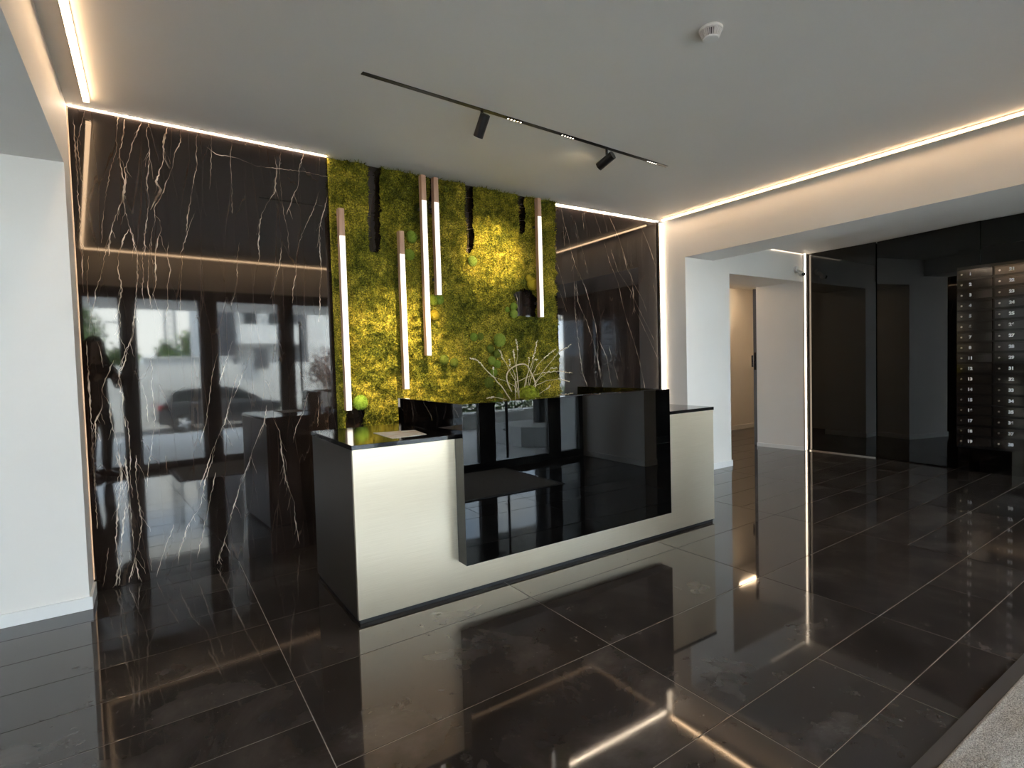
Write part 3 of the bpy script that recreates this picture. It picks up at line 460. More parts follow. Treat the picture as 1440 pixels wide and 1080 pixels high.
# ---------------------------------------------------------------- reception desk
dk = empty('reception_desk', (0.79, 2.59, 0), label='champagne fronted reception desk with black counter tops and black glass screen', cat='desk')
def D(x0, x1, y0, y1, z0, z1): return box(x0 - 0.79, x1 - 0.79, y0 - 2.59, y1 - 2.59, z0, z1)
D(0.80, 3.525, 2.60, 3.35, 0.0, 0.022).build('plinth', M['blackmatte'], dk)
D(0.790, 3.535, 2.590, 2.6115, 0.022, 0.853).build('front_panel', M['champagne'], dk, bevel=0.001)
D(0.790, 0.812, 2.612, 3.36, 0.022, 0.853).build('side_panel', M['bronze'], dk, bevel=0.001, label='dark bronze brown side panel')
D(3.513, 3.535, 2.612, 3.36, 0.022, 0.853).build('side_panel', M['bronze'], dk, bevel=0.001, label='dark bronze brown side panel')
D(0.812, 1.34, 3.33, 3.36, 0.022, 0.853).build('back_panel', M['blackgloss'], dk); D(2.94, 3.513, 3.33, 3.36, 0.022, 0.853).build('back_panel', M['blackgloss'], dk)
D(1.318, 1.34, 2.612, 3.33, 0.022, 0.853).build('inner_panel', M['blackgloss'], dk); D(2.94, 2.962, 2.612, 3.33, 0.022, 0.853).build('inner_panel', M['blackgloss'], dk)
D(0.786, 1.339, 2.586, 3.37, 0.853, 0.876).build('counter', M['counter'], dk, bevel=0.0015)
D(2.941, 3.539, 2.586, 3.37, 0.853, 0.876).build('counter', M['counter'], dk, bevel=0.0015)
D(1.341, 2.939, 2.6125, 3.34, 0.72, 0.745).build('work_surface', M['counter'], dk, bevel=0.0015)
D(1.340, 2.940, 2.497, 2.589, 0.191, 1.042).build('screen_front', M['blackglass'], dk, bevel=0.001)
D(1.340, 1.372, 2.5895, 3.37, 0.746, 1.042).build('screen_side', M['blackglass'], dk, bevel=0.001)
D(2.908, 2.940, 2.5895, 3.42, 0.746, 1.042).build('screen_side', M['blackglass'], dk, bevel=0.001)
# leaflets on the counters
def sheet(pts, z, label, name='leaflet'):
    b = B().prism(pts, 2, z, z + 0.0012); return b.build(name, M['paper'], label=label, cat='paper')
sheet([(1.037, 2.994), (1.264, 2.94), (1.233, 2.708), (1.029, 2.682)], 0.8765, 'pale printed sheet lying on the left counter of the desk', 'paper_sheet')
sheet([(3.02, 2.92), (3.30, 2.90), (3.22, 2.75), (2.99, 2.70)], 0.8765, 'white printed sheet lying on the right counter of the desk', 'paper_sheet')

# ---------------------------------------------------------------- entrance mat
mt = empty('entrance_mat', (2.0, 0.24, 0), label='grey ribbed entrance mat with a dark rubber edge on the tiles', cat='mat')
x0, x1, y0, y1 = -1.48, 1.48, -0.70, 0.44
B().box(x0, x1, y0, y0 + 0.045, 0.0005, 0.006).box(x0, x1, y1 - 0.045, y1, 0.0005, 0.006).box(x0, x0 + 0.045, y0 + 0.045, y1 - 0.045, 0.0005, 0.006).box(x1 - 0.045, x1, y0 + 0.045, y1 - 0.045, 0.0005, 0.006).build('edge', M['rubber'], mt)
nx, ny = 470, 150; X, Y = np.meshgrid(np.linspace(x0 + 0.043, x1 - 0.043, nx), np.linspace(y0 + 0.043, y1 - 0.043, ny)); rs = np.random.RandomState(3)
Zm = 0.009 + 0.0035 * np.sin(X * 2 * np.pi / 0.0125 + 1.3 * np.sin(Y * 300)) * np.sin(Y * 2 * np.pi / 0.015) + rs.uniform(-0.0012, 0.0012, X.shape)
Zm[0, :] = 0.004; Zm[-1, :] = 0.004; Zm[:, 0] = 0.004; Zm[:, -1] = 0.004
I = np.arange(nx * ny).reshape(ny, nx); F = np.stack([I[:-1, :-1], I[:-1, 1:], I[1:, 1:], I[1:, :-1]], -1).reshape(-1, 4)
def np_mesh(name, V, F, k, material, parent=None, smooth=False):
    me = bpy.data.meshes.new(name); me.vertices.add(len(V)); me.vertices.foreach_set('co', np.ascontiguousarray(V, dtype=np.float32).ravel())
    me.loops.add(F.size); me.loops.foreach_set('vertex_index', np.ascontiguousarray(F, dtype=np.int32).ravel()); me.polygons.add(len(F))
    me.polygons.foreach_set('loop_start', np.arange(0, F.size, k, dtype=np.int32)); me.update(calc_edges=True); me.validate(); me.materials.append(material)
    if smooth: me.polygons.foreach_set('use_smooth', [True] * len(me.polygons))
    o = bpy.data.objects.new(name, me); col.objects.link(o); o.parent = parent; return o
o = np_mesh('pile', np.stack([X, Y, Zm], -1).reshape(-1, 3), F, 4, M['rug'], mt); o['kind'] = 'stuff'

# ---------------------------------------------------------------- moss wall panel
def vnoise(x, y, seed):        # value noise
    r = np.random.RandomState(seed).uniform(-1, 1, (64, 64)); xi = np.floor(x).astype(int); yi = np.floor(y).astype(int); fx = x - xi; fy = y - yi
    fx = fx * fx * (3 - 2 * fx); fy = fy * fy * (3 - 2 * fy); g = lambda a, b_: r[a % 64, b_ % 64]
    return (g(xi, yi) * (1 - fx) + g(xi + 1, yi) * fx) * (1 - fy) + (g(xi, yi + 1) * (1 - fx) + g(xi + 1, yi + 1) * fx) * fy
def fbm(x, z): return 0.75 * (1 - 2.2 * np.abs(vnoise(x * 6 + 0.5 * vnoise(x * 4, z * 4, 9), z * 6, 1))) + 0.55 * (1 - 2.2 * np.abs(vnoise(x * 15, z * 15, 2))) + 0.35 * vnoise(x * 34, z * 34, 3) + 0.2 * vnoise(x * 60, z * 60, 4)
HOLES = [[(1.405, 2.745), (1.497, 2.745), (1.474, 2.113), (1.445, 2.089), (1.385, 2.094)], [(2.235, 2.745), (2.318, 2.745), (2.300, 2.205), (2.271, 2.162), (2.237, 2.199)],
         [(2.775, 2.745), (2.87, 2.745), (2.853, 2.417), (2.803, 2.368), (2.774, 2.427)], [(2.723, 1.863), (2.804, 1.911), (2.891, 1.897), (2.963, 1.824), (2.957, 1.657), (2.732, 1.67)],
         [(1.169, 0.943), (1.302, 0.959), (1.292, 0.70), (1.16, 0.70)], [(1.895, 2.745), (1.935, 2.745), (1.940, 2.449), (1.902, 2.443)]]
def in_hole(x, z):
    hit = np.zeros(x.shape, bool)
    for P in HOLES:
        c = np.zeros(x.shape, bool); n = len(P)
        for i in range(n):
            (xa, za), (xb, zb) = P[i], P[(i + 1) % n]
            cond = ((za > z) != (zb > z)); t = (z - za) / ((zb - za) if abs(zb - za) > 1e-9 else 1e-9); c ^= cond & (x < xa + t * (xb - xa))
        hit |= c
    return hit
MX0, MX1, MZ0, MZ1 = 1.118, 3.215, 0.02, 2.740
mo = empty('moss_panel', (ML_O[0], ML_O[1], 0), math.atan(ML_S), label='tall green and yellow moss wall panel with round moss cushions behind the desk', cat='moss panel')
nx, nz = 210, 270; X, Zg = np.meshgrid(np.linspace(MX0, MX1, nx), np.linspace(MZ0, MZ1, nz)); n_ = fbm(X, Zg)
Dp = -0.036 - 0.024 * n_; edge = np.minimum(np.minimum(X - MX0, MX1 - X), np.minimum(Zg - MZ0, MZ1 - Zg)); Dp = np.where(edge < 0.004, -0.004, Dp)
V = np.stack([X - ML_O[0], Dp, Zg], -1).reshape(-1, 3); I = np.arange(nx * nz).reshape(nz, nx)
cx_ = (X[:-1, :-1] + X[1:, 1:]) / 2; cz_ = (Zg[:-1, :-1] + Zg[1:, 1:]) / 2; keep = ~in_hole(cx_, cz_)
F = np.stack([I[:-1, :-1], I[:-1, 1:], I[1:, 1:], I[1:, :-1]], -1)[keep]
rs = np.random.RandomState(8); NT = 120000
tx = rs.uniform(MX0 + 0.004, MX1 - 0.004, NT); tz = rs.uniform(MZ0 + 0.3, MZ1 - 0.006, NT); k = ~in_hole(tx + rs.uniform(-0.004, 0.004, NT), tz); tx, tz = tx[k], tz[k]; NT = len(tx)
base = np.stack([tx - ML_O[0], -0.034 - 0.024 * fbm(tx, tz), tz], -1); dr_ = rs.normal(0, 1, (NT, 3)); dr_[:, 1] = -np.abs(dr_[:, 1]) - 0.25; dr_ /= np.linalg.norm(dr_, axis=1)[:, None]
ln = rs.uniform(0.008, 0.028, NT)[:, None]; sd = np.cross(dr_, rs.normal(0, 1, (NT, 3))); sd /= np.linalg.norm(sd, axis=1)[:, None]; wd_ = rs.uniform(0.0012, 0.0042, NT)[:, None]
T = np.stack([base - sd * wd_, base + sd * wd_, base + dr_ * ln], 1).reshape(-1, 3)
Tq = np.stack([base - sd * wd_, base + sd * wd_, base + dr_ * ln + sd * wd_ * 0.3, base + dr_ * ln - sd * wd_ * 0.3], 1).reshape(-1, 3)
F2 = np.arange(len(Tq)).reshape(-1, 4) + len(V)
o = np_mesh('moss', np.concatenate([V, Tq]), np.concatenate([F, F2]), 4, M['moss'], mo); o['kind'] = 'stuff'
# moss cushions
def fuzz_ball(rad, seed):
    r_ = random.Random(seed); b = B(); b.blob((0, 0, 0), rad * 0.93, 20, 12, 0.05, r_, (1, 0.62, 1))
    for i in range(650):
        th = math.acos(r_.uniform(-1, 1)); ph = r_.uniform(0, 2 * math.pi); d = Vector((math.sin(th) * math.cos(ph), -abs(math.sin(th) * math.sin(ph)), math.cos(th)))
        p = Vector((d.x, d.y * 0.62, d.z)) * rad * 0.92; s_ = d.cross(Vector((r_.uniform(-1, 1), r_.uniform(-1, 1), r_.uniform(-1, 1)))).normalized() * rad * 0.05; n = len(b.v)
        e = p + d * rad * r_.uniform(0.06, 0.14) + Vector((r_.uniform(-1, 1), 0, r_.uniform(-1, 1))) * rad * 0.05
        b.v += [tuple(p - s_), tuple(p + s_), tuple(e)]; b.f.append((n, n + 1, n + 2))
    return b
ballm = {}
for (x, y, z, r, c_) in BALLS:
    if c_ not in ballm: ballm[c_] = fuzz_ball(1.0, c_ + 3).mesh('moss_cushion', M['ball%d' % c_], True)
    q = place('moss_cushion', ballm[c_], mo, ((x - ML_O[0]), -0.062, z)); q.scale = (r, r, r)
    if c_ in (2, 3): q['label'] = 'yellow round moss cushion'
    elif c_ == 5: q['label'] = 'bright fresh green moss cushion low on the left'
    else: q['label'] = 'round green moss cushion'

# ---------------------------------------------------------------- tube lights in front of the moss
TUBES = [(1.160, 0.947, 2.358, 0.19, 0.0, 'leftmost tube light, low, ending above the desk counter'), (1.608, 1.075, 2.254, 0.17, 0.37, 'second tube light from the left, beside green moss cushions'),
         (1.804, 1.325, 2.70, 0.19, 0.15, 'longest tube light, third from the left, starting at the ceiling'), (1.910, 1.796, 2.70, 0.19, 0.0, 'short tube light just right of the longest one'),
         (2.938, 1.651, 2.70, 0.16, 0.0, 'rightmost tube light, beside the yellow moss cushion')]
for (x, z0, z1, wt, off, lab) in TUBES:
    y = my(x) - 0.155; e = empty('tube_light', (x, y, z0), math.atan(ML_S), label=lab, cat='wall light', group='vertical tube lights on the moss wall'); h = z1 - z0
    B().box(-0.020, 0.020, 0.006, 0.045, 0, h).build('body', M['wood'], e, bevel=0.001)
    B().box(-0.019, 0.019, 0.0, 0.0055, h - wt, h).build('top_cover', M['wood'], e)
    B().box(-0.019, 0.019, 0.0, 0.0055, off, h - wt - 0.001).build('diffuser', M['tube_led'], e)
    if off: B().box(-0.019, 0.019, 0.0, 0.0055, 0.0, off - 0.001).build('end_diffuser', M['tube_off'], e)
    for zz in (0.12, h - 0.25): B().box(-0.006, 0.006, 0.0455, 0.105, zz, zz + 0.02).build('bracket', M['blackmatte'], e)

# ---------------------------------------------------------------- track light
tk = empty('track_light', (0.97, 2.766, HM), math.atan2(0.143, 2.47), label='black recessed ceiling track with two spotlights and rows of light dots', cat='track light')
L = 2.474; ct = math.cos(math.atan2(0.143, 2.47))
B().box(0, L, -0.014, 0.014, -0.004, -0.0003).build('rail', M['blackmatte'], tk)
for x in (0.962, 1.407, 2.276):
    e = B().box(x - 0.045, x + 0.075, -0.011, 0.011, -0.007, -0.0042).build('led_module', M['blackgloss'], tk)
    for k in range(5): B().tube([(x - 0.033 + k * 0.024, 0, -0.0080), (x - 0.033 + k * 0.024, 0, -0.0071)], 0.0058, 12).build('led_dot', M['dot'], e)
def spot_head(x, aim, power, size):
    base = tk.matrix_basis @ Vector((x, 0, -0.05)); d = (Vector(aim) - base).normalized()
    R3 = tk.matrix_basis.to_3x3().inverted(); dl = R3 @ d; c0 = Vector((x, 0, -0.085)); a, b_ = c0 - dl * 0.055, c0 + dl * 0.075
    B().tube([(x, 0, -0.005), (x, 0, -0.075)], 0.009, 10).build('stem', M['blackmatte'], tk)
    h = B().tube([a, b_ - dl * 0.012], 0.030, 24).tube([b_ - dl * 0.012, b_], 0.030, 24, False).build('spot_head', M['blackmatte'], tk)
    B().tube([b_ - dl * 0.0115, b_ - dl * 0.010], 0.020, 20).build('lens', M['lens'], h)
    ld = bpy.data.lights.new('spot_beam', 'SPOT'); ld.energy = power; ld.color = (1.0, 0.78, 0.48); ld.spot_size = math.radians(size); ld.spot_blend = 0.9; ld.shadow_soft_size = 0.02
    lo = bpy.data.objects.new('spot_beam', ld); col.objects.link(lo); lo.location = tk.matrix_basis @ (b_ + dl * 0.012); lo.rotation_euler = (-d).to_track_quat('Z', 'Y').to_euler()
spot_head(0.735, (1.60, 3.93, 1.25), 95, 42)
spot_head(1.795, (2.50, 3.97, 2.22), 60, 36)

# smoke detector
sm = empty('smoke_detector', (2.205, 1.60, HM), label='round white slotted smoke detector on the ceiling', cat='smoke detector')
B().lathe((0, 0, 0), [(0.050, 0), (0.053, -0.004), (0.053, -0.010), (0.050, -0.013)][::-1], 36).build('base', M['whiteplastic'], sm, smooth=False)
B().lathe((0, 0, 0), [(0.020, -0.050), (0.032, -0.049), (0.036, -0.046), (0.036, -0.043)], 36).build('cap', M['whiteplastic'], sm)
B().lathe((0, 0, 0), [(0.027, -0.043), (0.036, -0.013)], 30).build('chamber', M['darkslot'], sm)
b = B()
for k in range(30):
    a = 2 * math.pi * k / 30; c_, s_ = math.cos(a), math.sin(a); n = len(b.v)
    for (r, z) in ((0.034, -0.012), (0.050, -0.012), (0.037, -0.044), (0.030, -0.044)):
        for w_ in (-0.0014, 0.0014): b.v.append((r * c_ - w_ * s_, r * s_ + w_ * c_, z))
    b.f += [(n, n + 2, n + 4, n + 6), (n + 1, n + 7, n + 5, n + 3), (n + 2, n + 3, n + 5, n + 4), (n, n + 6, n + 7, n + 1), (n, n + 1, n + 3, n + 2), (n + 4, n + 5, n + 7, n + 6)]
b.build('vanes', M['whiteplastic'], sm)

# ---------------------------------------------------------------- dried plant arrangement behind the screen
PY = 3.05
pl = empty('plant_arrangement', (2.11, PY, 0.7455), label='dried beige branches with a ring and green moss in a bowl on the desk', cat='plant')
ox, oz = 2.11, 0.7455
B().lathe((0, 0, 0), [(0.07, 0.0), (0.10, 0.03), (0.125, 0.14), (0.125, 0.235), (0.11, 0.235), (0.105, 0.20)], 28).build('bowl', M['pot'], pl, smooth=True)
b = fuzz_ball(1.0, 21); b.v = [(0.045 + v[0] * 0.075, v[1] * 0.12, 0.285 + v[2] * 0.065) for v in b.v]; b.build('green_moss', M['ball2'], pl, label='yellow green moss tuft')
for i in range(30): pass
b = fuzz_ball(1.0, 25); b.v = [(v[0] * 0.11, -0.01 + v[1] * 0.15, 0.235 + v[2] * 0.035) for v in b.v]; b.build('moss_bed', M['moss'], pl)
ringp = []
for k in range(29):
    a = math.radians(-35 + 250 * k / 28); ringp.append((2.098 - ox + 0.112 * math.cos(a), 0.02 * math.sin(3 * a), 1.125 - oz + 0.115 * math.sin(a)))
B().tube(ringp, 0.0045, 8).build('ring', M['twig'], pl, smooth=True)
STEMS = [([(2.06, 0.96), (2.002, 1.007), (1.93, 1.102), (1.844, 1.182), (1.775, 1.252), (1.736, 1.28), (1.691, 1.289)], 0.006, 3, -0.03), ([(2.06, 1.05), (2.048, 1.096), (1.973, 1.135), (1.896, 1.163), (1.867, 1.167)], 0.003, 0, 0.05),
 ([(2.08, 1.0), (2.066, 1.124), (2.026, 1.211), (1.995, 1.282), (1.979, 1.342)], 0.0035, 2, 0.08), ([(2.05, 1.0), (2.042, 1.161), (2.01, 1.218), (1.985, 1.233), (1.976, 1.275)], 0.003, 1, -0.05),
 ([(2.08, 1.0), (2.076, 1.159), (2.061, 1.274), (2.063, 1.337)], 0.003, 2, 0.03), ([(2.09, 1.0), (2.084, 1.131), (2.101, 1.266), (2.13, 1.344), (2.134, 1.415)], 0.0026, 2, 0.1),
 ([(2.11, 1.0), (2.127, 1.129), (2.17, 1.228), (2.19, 1.3), (2.211, 1.397)], 0.0035, 3, -0.04), ([(2.13, 1.0), (2.153, 1.106), (2.191, 1.199), (2.212, 1.285)], 0.003, 1, 0.06),
 ([(2.13, 1.0), (2.162, 1.127), (2.201, 1.22), (2.266, 1.284), (2.332, 1.331)], 0.0035, 2, -0.08), ([(2.14, 1.0), (2.18, 1.141), (2.238, 1.248), (2.266, 1.273), (2.302, 1.265)], 0.0028, 1, 0.09),
 ([(2.16, 1.02), (2.224, 1.117), (2.319, 1.209), (2.445, 1.319), (2.558, 1.37)], 0.0032, 3, 0.02), ([(2.16, 1.0), (2.225, 1.125), (2.299, 1.181), (2.328, 1.209), (2.358, 1.205)], 0.003, 1, -0.06),
 ([(2.05, 1.05), (2.057, 1.117), (2.181, 1.152), (2.299, 1.173), (2.431, 1.18), (2.607, 1.165)], 0.003, 3, 0.07), ([(2.15, 1.03), (2.215, 1.096), (2.279, 1.122), (2.372, 1.13), (2.438, 1.108)], 0.0035, 1, -0.09),
 ([(2.09, 0.99), (2.221, 0.997), (2.34, 1.012), (2.45, 1.029)], 0.003, 2, -0.12), ([(2.2, 1.01), (2.304, 1.04), (2.37, 1.055), (2.437, 1.075)], 0.003, 2, 0.12),
 ([(2.06, 0.99), (1.969, 1.002), (1.887, 1.024), (1.822, 1.035), (1.763, 1.031)], 0.004, 2, -0.1), ([(1.883, 1.163), (1.868, 1.195), (1.865, 1.226)], 0.0025, 2, -0.03)]
pr_ = random.Random(12)
for P, r, k_, dy in STEMS:
    pts = []; n = len(P)
    for i in range(n):
        t = i / (n - 1); pts.append((P[i][0] - ox, dy * t, P[i][1] - oz))
    fine = []
    for i in range(n - 1):
        for q in range(3): t = q / 3; fine.append(tuple(pts[i][j] * (1 - t) + pts[i + 1][j] * t + (pr_.uniform(-0.003, 0.003) if q else 0) for j in range(3)))
    fine.append(pts[-1]); m_ = len(fine)
    st = B().tube(fine, [r * 0.72 * (1 - 0.55 * i / (m_ - 1)) for i in range(m_)], 6)
    so = st.build('stem', M['twig'], pl, smooth=True)
    sb = B(); nb_ = k_ * 9
    for i in range(nb_):
        t = 1 - i / max(1, nb_) * 0.30 * (1 if k_ < 3 else 1.25); f_ = t * (m_ - 1); i0 = min(int(f_), m_ - 2); u = f_ - i0
        c_ = [fine[i0][j] * (1 - u) + fine[i0 + 1][j] * u + pr_.uniform(-0.004, 0.004) for j in range(3)]; sb.blob(c_, pr_.uniform(0.0024, 0.0048), 5, 4, 0.2, pr_)
    if k_: sb.build('seed_head', M['seed'], so)
# ---------------------------------------------------------------- outside, seen mirrored in the marble and the black glass
M['paving'] = mat('pale_stone_paving', (0.5, 0.5, 0.5), 0.55); noise_color(M['paving'], 0.9, [(0.3, (0.62, 0.63, 0.64)), (0.7, (0.78, 0.78, 0.78))], (0.4, 2.2, 1), detail=6)
M['asphalt'] = mat('asphalt', (0.10, 0.10, 0.105), 0.85); noise_color(M['asphalt'], 1.5, [(0.3, (0.15, 0.15, 0.155)), (0.7, (0.22, 0.22, 0.22))])
M['render'] = mat('white_render', (0.55, 0.55, 0.53), 0.8); noise_color(M['render'], 0.8, [(0.3, (0.66, 0.66, 0.64)), (0.7, (0.76, 0.76, 0.74))])
M['bwall'] = mat('boundary_wall_plaster', (0.36, 0.36, 0.35), 0.85); noise_color(M['bwall'], 0.6, [(0.3, (0.56, 0.56, 0.54)), (0.7, (0.64, 0.64, 0.62))], (0.6, 1, 2))
M['concrete'] = mat('concrete', (0.30, 0.30, 0.29), 0.8); noise_color(M['concrete'], 3, [(0.3, (0.42, 0.42, 0.41)), (0.7, (0.60, 0.60, 0.58))])
M['canopy'] = mat('canopy_concrete', (0.78, 0.77, 0.75), 0.8)
M['greyfac'] = mat('dark_grey_facade', (0.09, 0.095, 0.105), 0.7)
M['darkwin'] = mat('dark_window', (0.015, 0.018, 0.02), 0.05)
M['steel'] = mat('galvanised_lattice', (0.25, 0.28, 0.30), 0.5)
M['carpaint'] = mat('black_car_paint', (0.018, 0.020, 0.024), 0.25, coat=1.0)
M['carglass'] = mat('car_glass', (0.02, 0.024, 0.028), 0.03)
M['tyre'] = mat('tyre', (0.015, 0.015, 0.015), 0.8)
M['taillight'] = mat('tail_light', (0.35, 0.02, 0.02), 0.2)
for nme, cc in (('leaf', (0.085, 0.15, 0.05)), ('leaf2', (0.12, 0.19, 0.06)), ('redleaf', (0.13, 0.07, 0.055))):
    M[nme] = mat(nme, cc, 0.7, spec=0.2)
M['bark'] = mat('bark', (0.09, 0.07, 0.05), 0.9)
struct('terrace', box(-9, 14, -5.1, FY - 0.0, -0.75, -0.004), 'paving')
struct('ground', box(-90, 110, -110, -5.1, -1.2, -0.75), 'asphalt')
struct('canopy', box(-7.4, 12.9, -5.25, FY - 0.25, 2.52, 2.95), 'canopy')
for i, x in enumerate((-2.2, 5.15, 9.6)):
    B().tube([(x, -1.95 if i == 1 else -4.6, 0.0 if i != 1 else 0.31), (x, -1.95 if i == 1 else -4.6, 2.52)], 0.13, 20).build('column', M['blackmatte'], label=('dark round column at the left end of the terrace', 'dark round column standing on the low concrete bench', 'dark round column at the right end of the terrace')[i], cat='column')
# low concrete bench and garden wall by the entrance
B().prism([(4.52, -1.62), (4.84, -1.30), (8.5, -1.30), (8.5, -2.4), (4.52, -2.4)], 2, -0.002, 0.30).build('concrete_bench', M['concrete'], bevel=0.01, label='low angular concrete bench outside the entrance doors', cat='bench')
e = empty('garden_wall', (6.4, -4.3, 0), label='low concrete garden wall with pale coping at the terrace edge', cat='wall')
box(-3.2, 6, -0.12, 0.12, -0.75, 0.26).build('wall_body', M['concrete'], e); box(-3.22, 6, -0.16, 0.16, 0.26, 0.30).build('coping', M['render'], e, bevel=0.005)
box(4.76, 4.93, -1.15, FY - 0.075, 0, 2.52).build('entrance_side_wall', M['render'], label='short white wall beside the outside of the entrance doors', cat='wall')
# boundary wall
e = empty('boundary_wall', (0, -15.7, -0.75), label='long pale boundary wall behind the parked car', cat='wall')
box(-12, 1.6, -0.15, 0.15, 0, 2.28).build('wall_body', M['bwall'], e); box(1.6, 4.5, -0.15, 0.15, 0, 2.52).build('wall_body', M['bwall'], e); box(4.5, 24, -0.15, 0.15, 0, 2.28).build('wall_body', M['bwall'], e)
box(1.55, 4.55, -0.2, 0.2, 2.52, 2.57).build('coping', M['render'], e)
box(5.26, 5.76, -15.48, -15.44, 1.32, 2.10).build('sign_board', M['greyfac'], label='dark square board above the boundary wall', cat='sign').location = (0, 0, 0)
# car (estate, dark) parked along the wall
car = empty('parked_car', (3.9, -13.9, -0.75), label='dark estate car parked in front of the boundary wall, mirrored in the marble', cat='car')
prof = [(-2.2, 0.32), (-2.24, 0.62), (-2.18, 0.92), (-2.02, 1.02), (-1.0, 1.00), (0.9, 0.97), (1.15, 0.94), (1.9, 0.82), (2.2, 0.66), (2.24, 0.40), (2.15, 0.24), (1.75, 0.22), (1.7, 0.42), (1.5, 0.60), (1.25, 0.60), (1.05, 0.42), (1.0, 0.22), (-1.1, 0.22), (-1.15, 0.42), (-1.35, 0.60), (-1.6, 0.60), (-1.8, 0.42), (-1.85, 0.26)]
def loft(prof, halfs):
    b = B(); k = len(prof)
    for y, sc, dz in halfs:
        for (x, z) in prof: b.v.append((x * sc, y, z + (z - 0.6) * dz))
    for i in range(len(halfs) - 1):
        for j in range(k): q = (j + 1) % k; b.f.append((i * k + j, i * k + q, (i + 1) * k + q, (i + 1) * k + j))
    b.f.append(tuple(range(k))[::-1]); b.f.append(tuple((len(halfs) - 1) * k + j for j in range(k))); return b
loft(prof, [(-0.90, 0.97, -0.12), (-0.86, 0.99, 0), (-0.5, 1.0, 0.05), (0.5, 1.0, 0.05), (0.86, 0.99, 0), (0.90, 0.97, -0.12)]).build('body', M['carpaint'], car, smooth=False, bevel=0.02)
cab = [(-2.02, 1.0), (-1.72, 1.36), (-1.35, 1.44), (-0.3, 1.47), (0.25, 1.40), (1.05, 0.97)]
loft(cab, [(-0.80, 0.99, 0), (-0.66, 0.985, 0.02), (0.66, 0.985, 0.02), (0.80, 0.99, 0)]).build('roof', M['carpaint'], car, bevel=0.02)
for s_ in (-1, 1):
    y = s_ * 0.802
    for P in ([(-1.80, 1.04), (-1.62, 1.32), (-1.15, 1.39), (-1.05, 1.04)], [(-0.98, 1.04), (-1.05, 1.395), (-0.28, 1.42), (-0.22, 1.04)], [(-0.15, 1.04), (-0.2, 1.42), (0.22, 1.35), (0.82, 1.04)]):
        B().prism(P, 1, y, y + 0.004 * s_).build('side_window', M['carglass'], car)
    B().box(-1.9, 0.95, s_ * 0.875, s_ * 0.885, 1.0, 1.015).build('window_trim', M['chrome'], car)
    B().blob((0.75, s_ * 0.95, 1.07), 0.09, 12, 8, sq=(0.8, 1, 0.7)).build('wing_mirror', M['carpaint'], car, smooth=True)
    for x in (-1.48, 1.38):
        wv = B().tube([(x, s_ * 0.70, 0.33), (x, s_ * 0.88, 0.33)], 0.33, 28).build('wheel', M['tyre'], car)
        rb_ = B()
        for k in range(5):
            a = k * 2 * math.pi / 5; rb_.tube([(x, s_ * 0.885, 0.33), (x + 0.2 * math.cos(a), s_ * 0.885, 0.33 + 0.2 * math.sin(a))], 0.025, 6)
        rb_.build('rim', M['chrome'], wv)
    B().box(-2.2, -1.9, s_ * 0.74, s_ * 0.90, 0.80, 0.92).build('tail_light', M['taillight'], car)
B().box(-2.1, -1.75, -0.5, 0.5, 1.37, 1.40).build('rear_spoiler', M['carpaint'], car)
# neighbour building
bd = empty('neighbour_building', (6, -22, -0.75), label='pale apartment building with balcony and grey bays beyond the boundary wall', cat='building')
box(-0.8, 6.5, -8, -0.6, 0, 9).build('wall', M['render'], bd)
box(-0.8, 0.0, -0.6, 0.0, 0, 9).build('grey_bay', M['greyfac'], bd); box(2.9, 3.5, -0.6, 0.1, 0, 9).build('grey_bay', M['greyfac'], bd)
for z in (3.3, 6.5): box(0.0, 2.9, -0.1, 0.9, z, z + 0.95).build('balcony', M['render'], bd)
for z in (0.6, 4.3, 7.4):
    for x in (0.5, 1.7):
        f_ = box(x, x + 0.7, -0.6, -0.56, z, z + 1.5).build('window', M['render'], bd); box(x + 0.06, x + 0.64, -0.56, -0.55, z + 0.06, z + 1.44).build('pane', M['darkwin'], f_)
box(3.5, 9.0, -4, 0.0, 0, 5.4).build('side_wing', M['render'], bd)
# lattice tower
lt = empty('lattice_tower', (6.6, -50, -0.75), label='tall steel lattice tower above the trees', cat='tower')
b = B()
for sx in (-0.3, 0.3):
    for sy in (-0.3, 0.3): b.tube([(sx * 1.6, sy * 1.6, 0), (sx, sy, 14)], 0.05, 5)
for k in range(24):
    z = k * 0.58; s_ = 0.48 - 0.18 * z / 14; s2 = 0.48 - 0.18 * (z + 0.58) / 14
    for (xa, ya, xb, yb) in ((-1, -1, 1, -1), (1, -1, 1, 1), (1, 1, -1, 1), (-1, 1, -1, -1)):
        b.tube([(xa * s_, ya * s_, z), (xb * s2, yb * s2, z + 0.58)], 0.028, 4, False); b.tube([(xb * s_, yb * s_, z), (xa * s2, ya * s2, z + 0.58)], 0.028, 4, False)
b.build('lattice', M['steel'], lt); box(-0.35, 0.35, -0.35, 0.35, 10.4, 10.5).build('platform', M['steel'], lt)
lp = empty('street_lamp', (1.78, -50, -0.75), label='street lamp with a bent arm left of the lattice tower', cat='street lamp')
B().tube([(0, 0, 0), (0, 0, 6.2), (0.15, 0, 6.45), (0.9, 0, 6.45)], 0.07, 8).build('pole', M['steel'], lp); B().box(0.7, 1.4, -0.12, 0.12, 6.38, 6.5).build('lamp_head', M['steel'], lp)
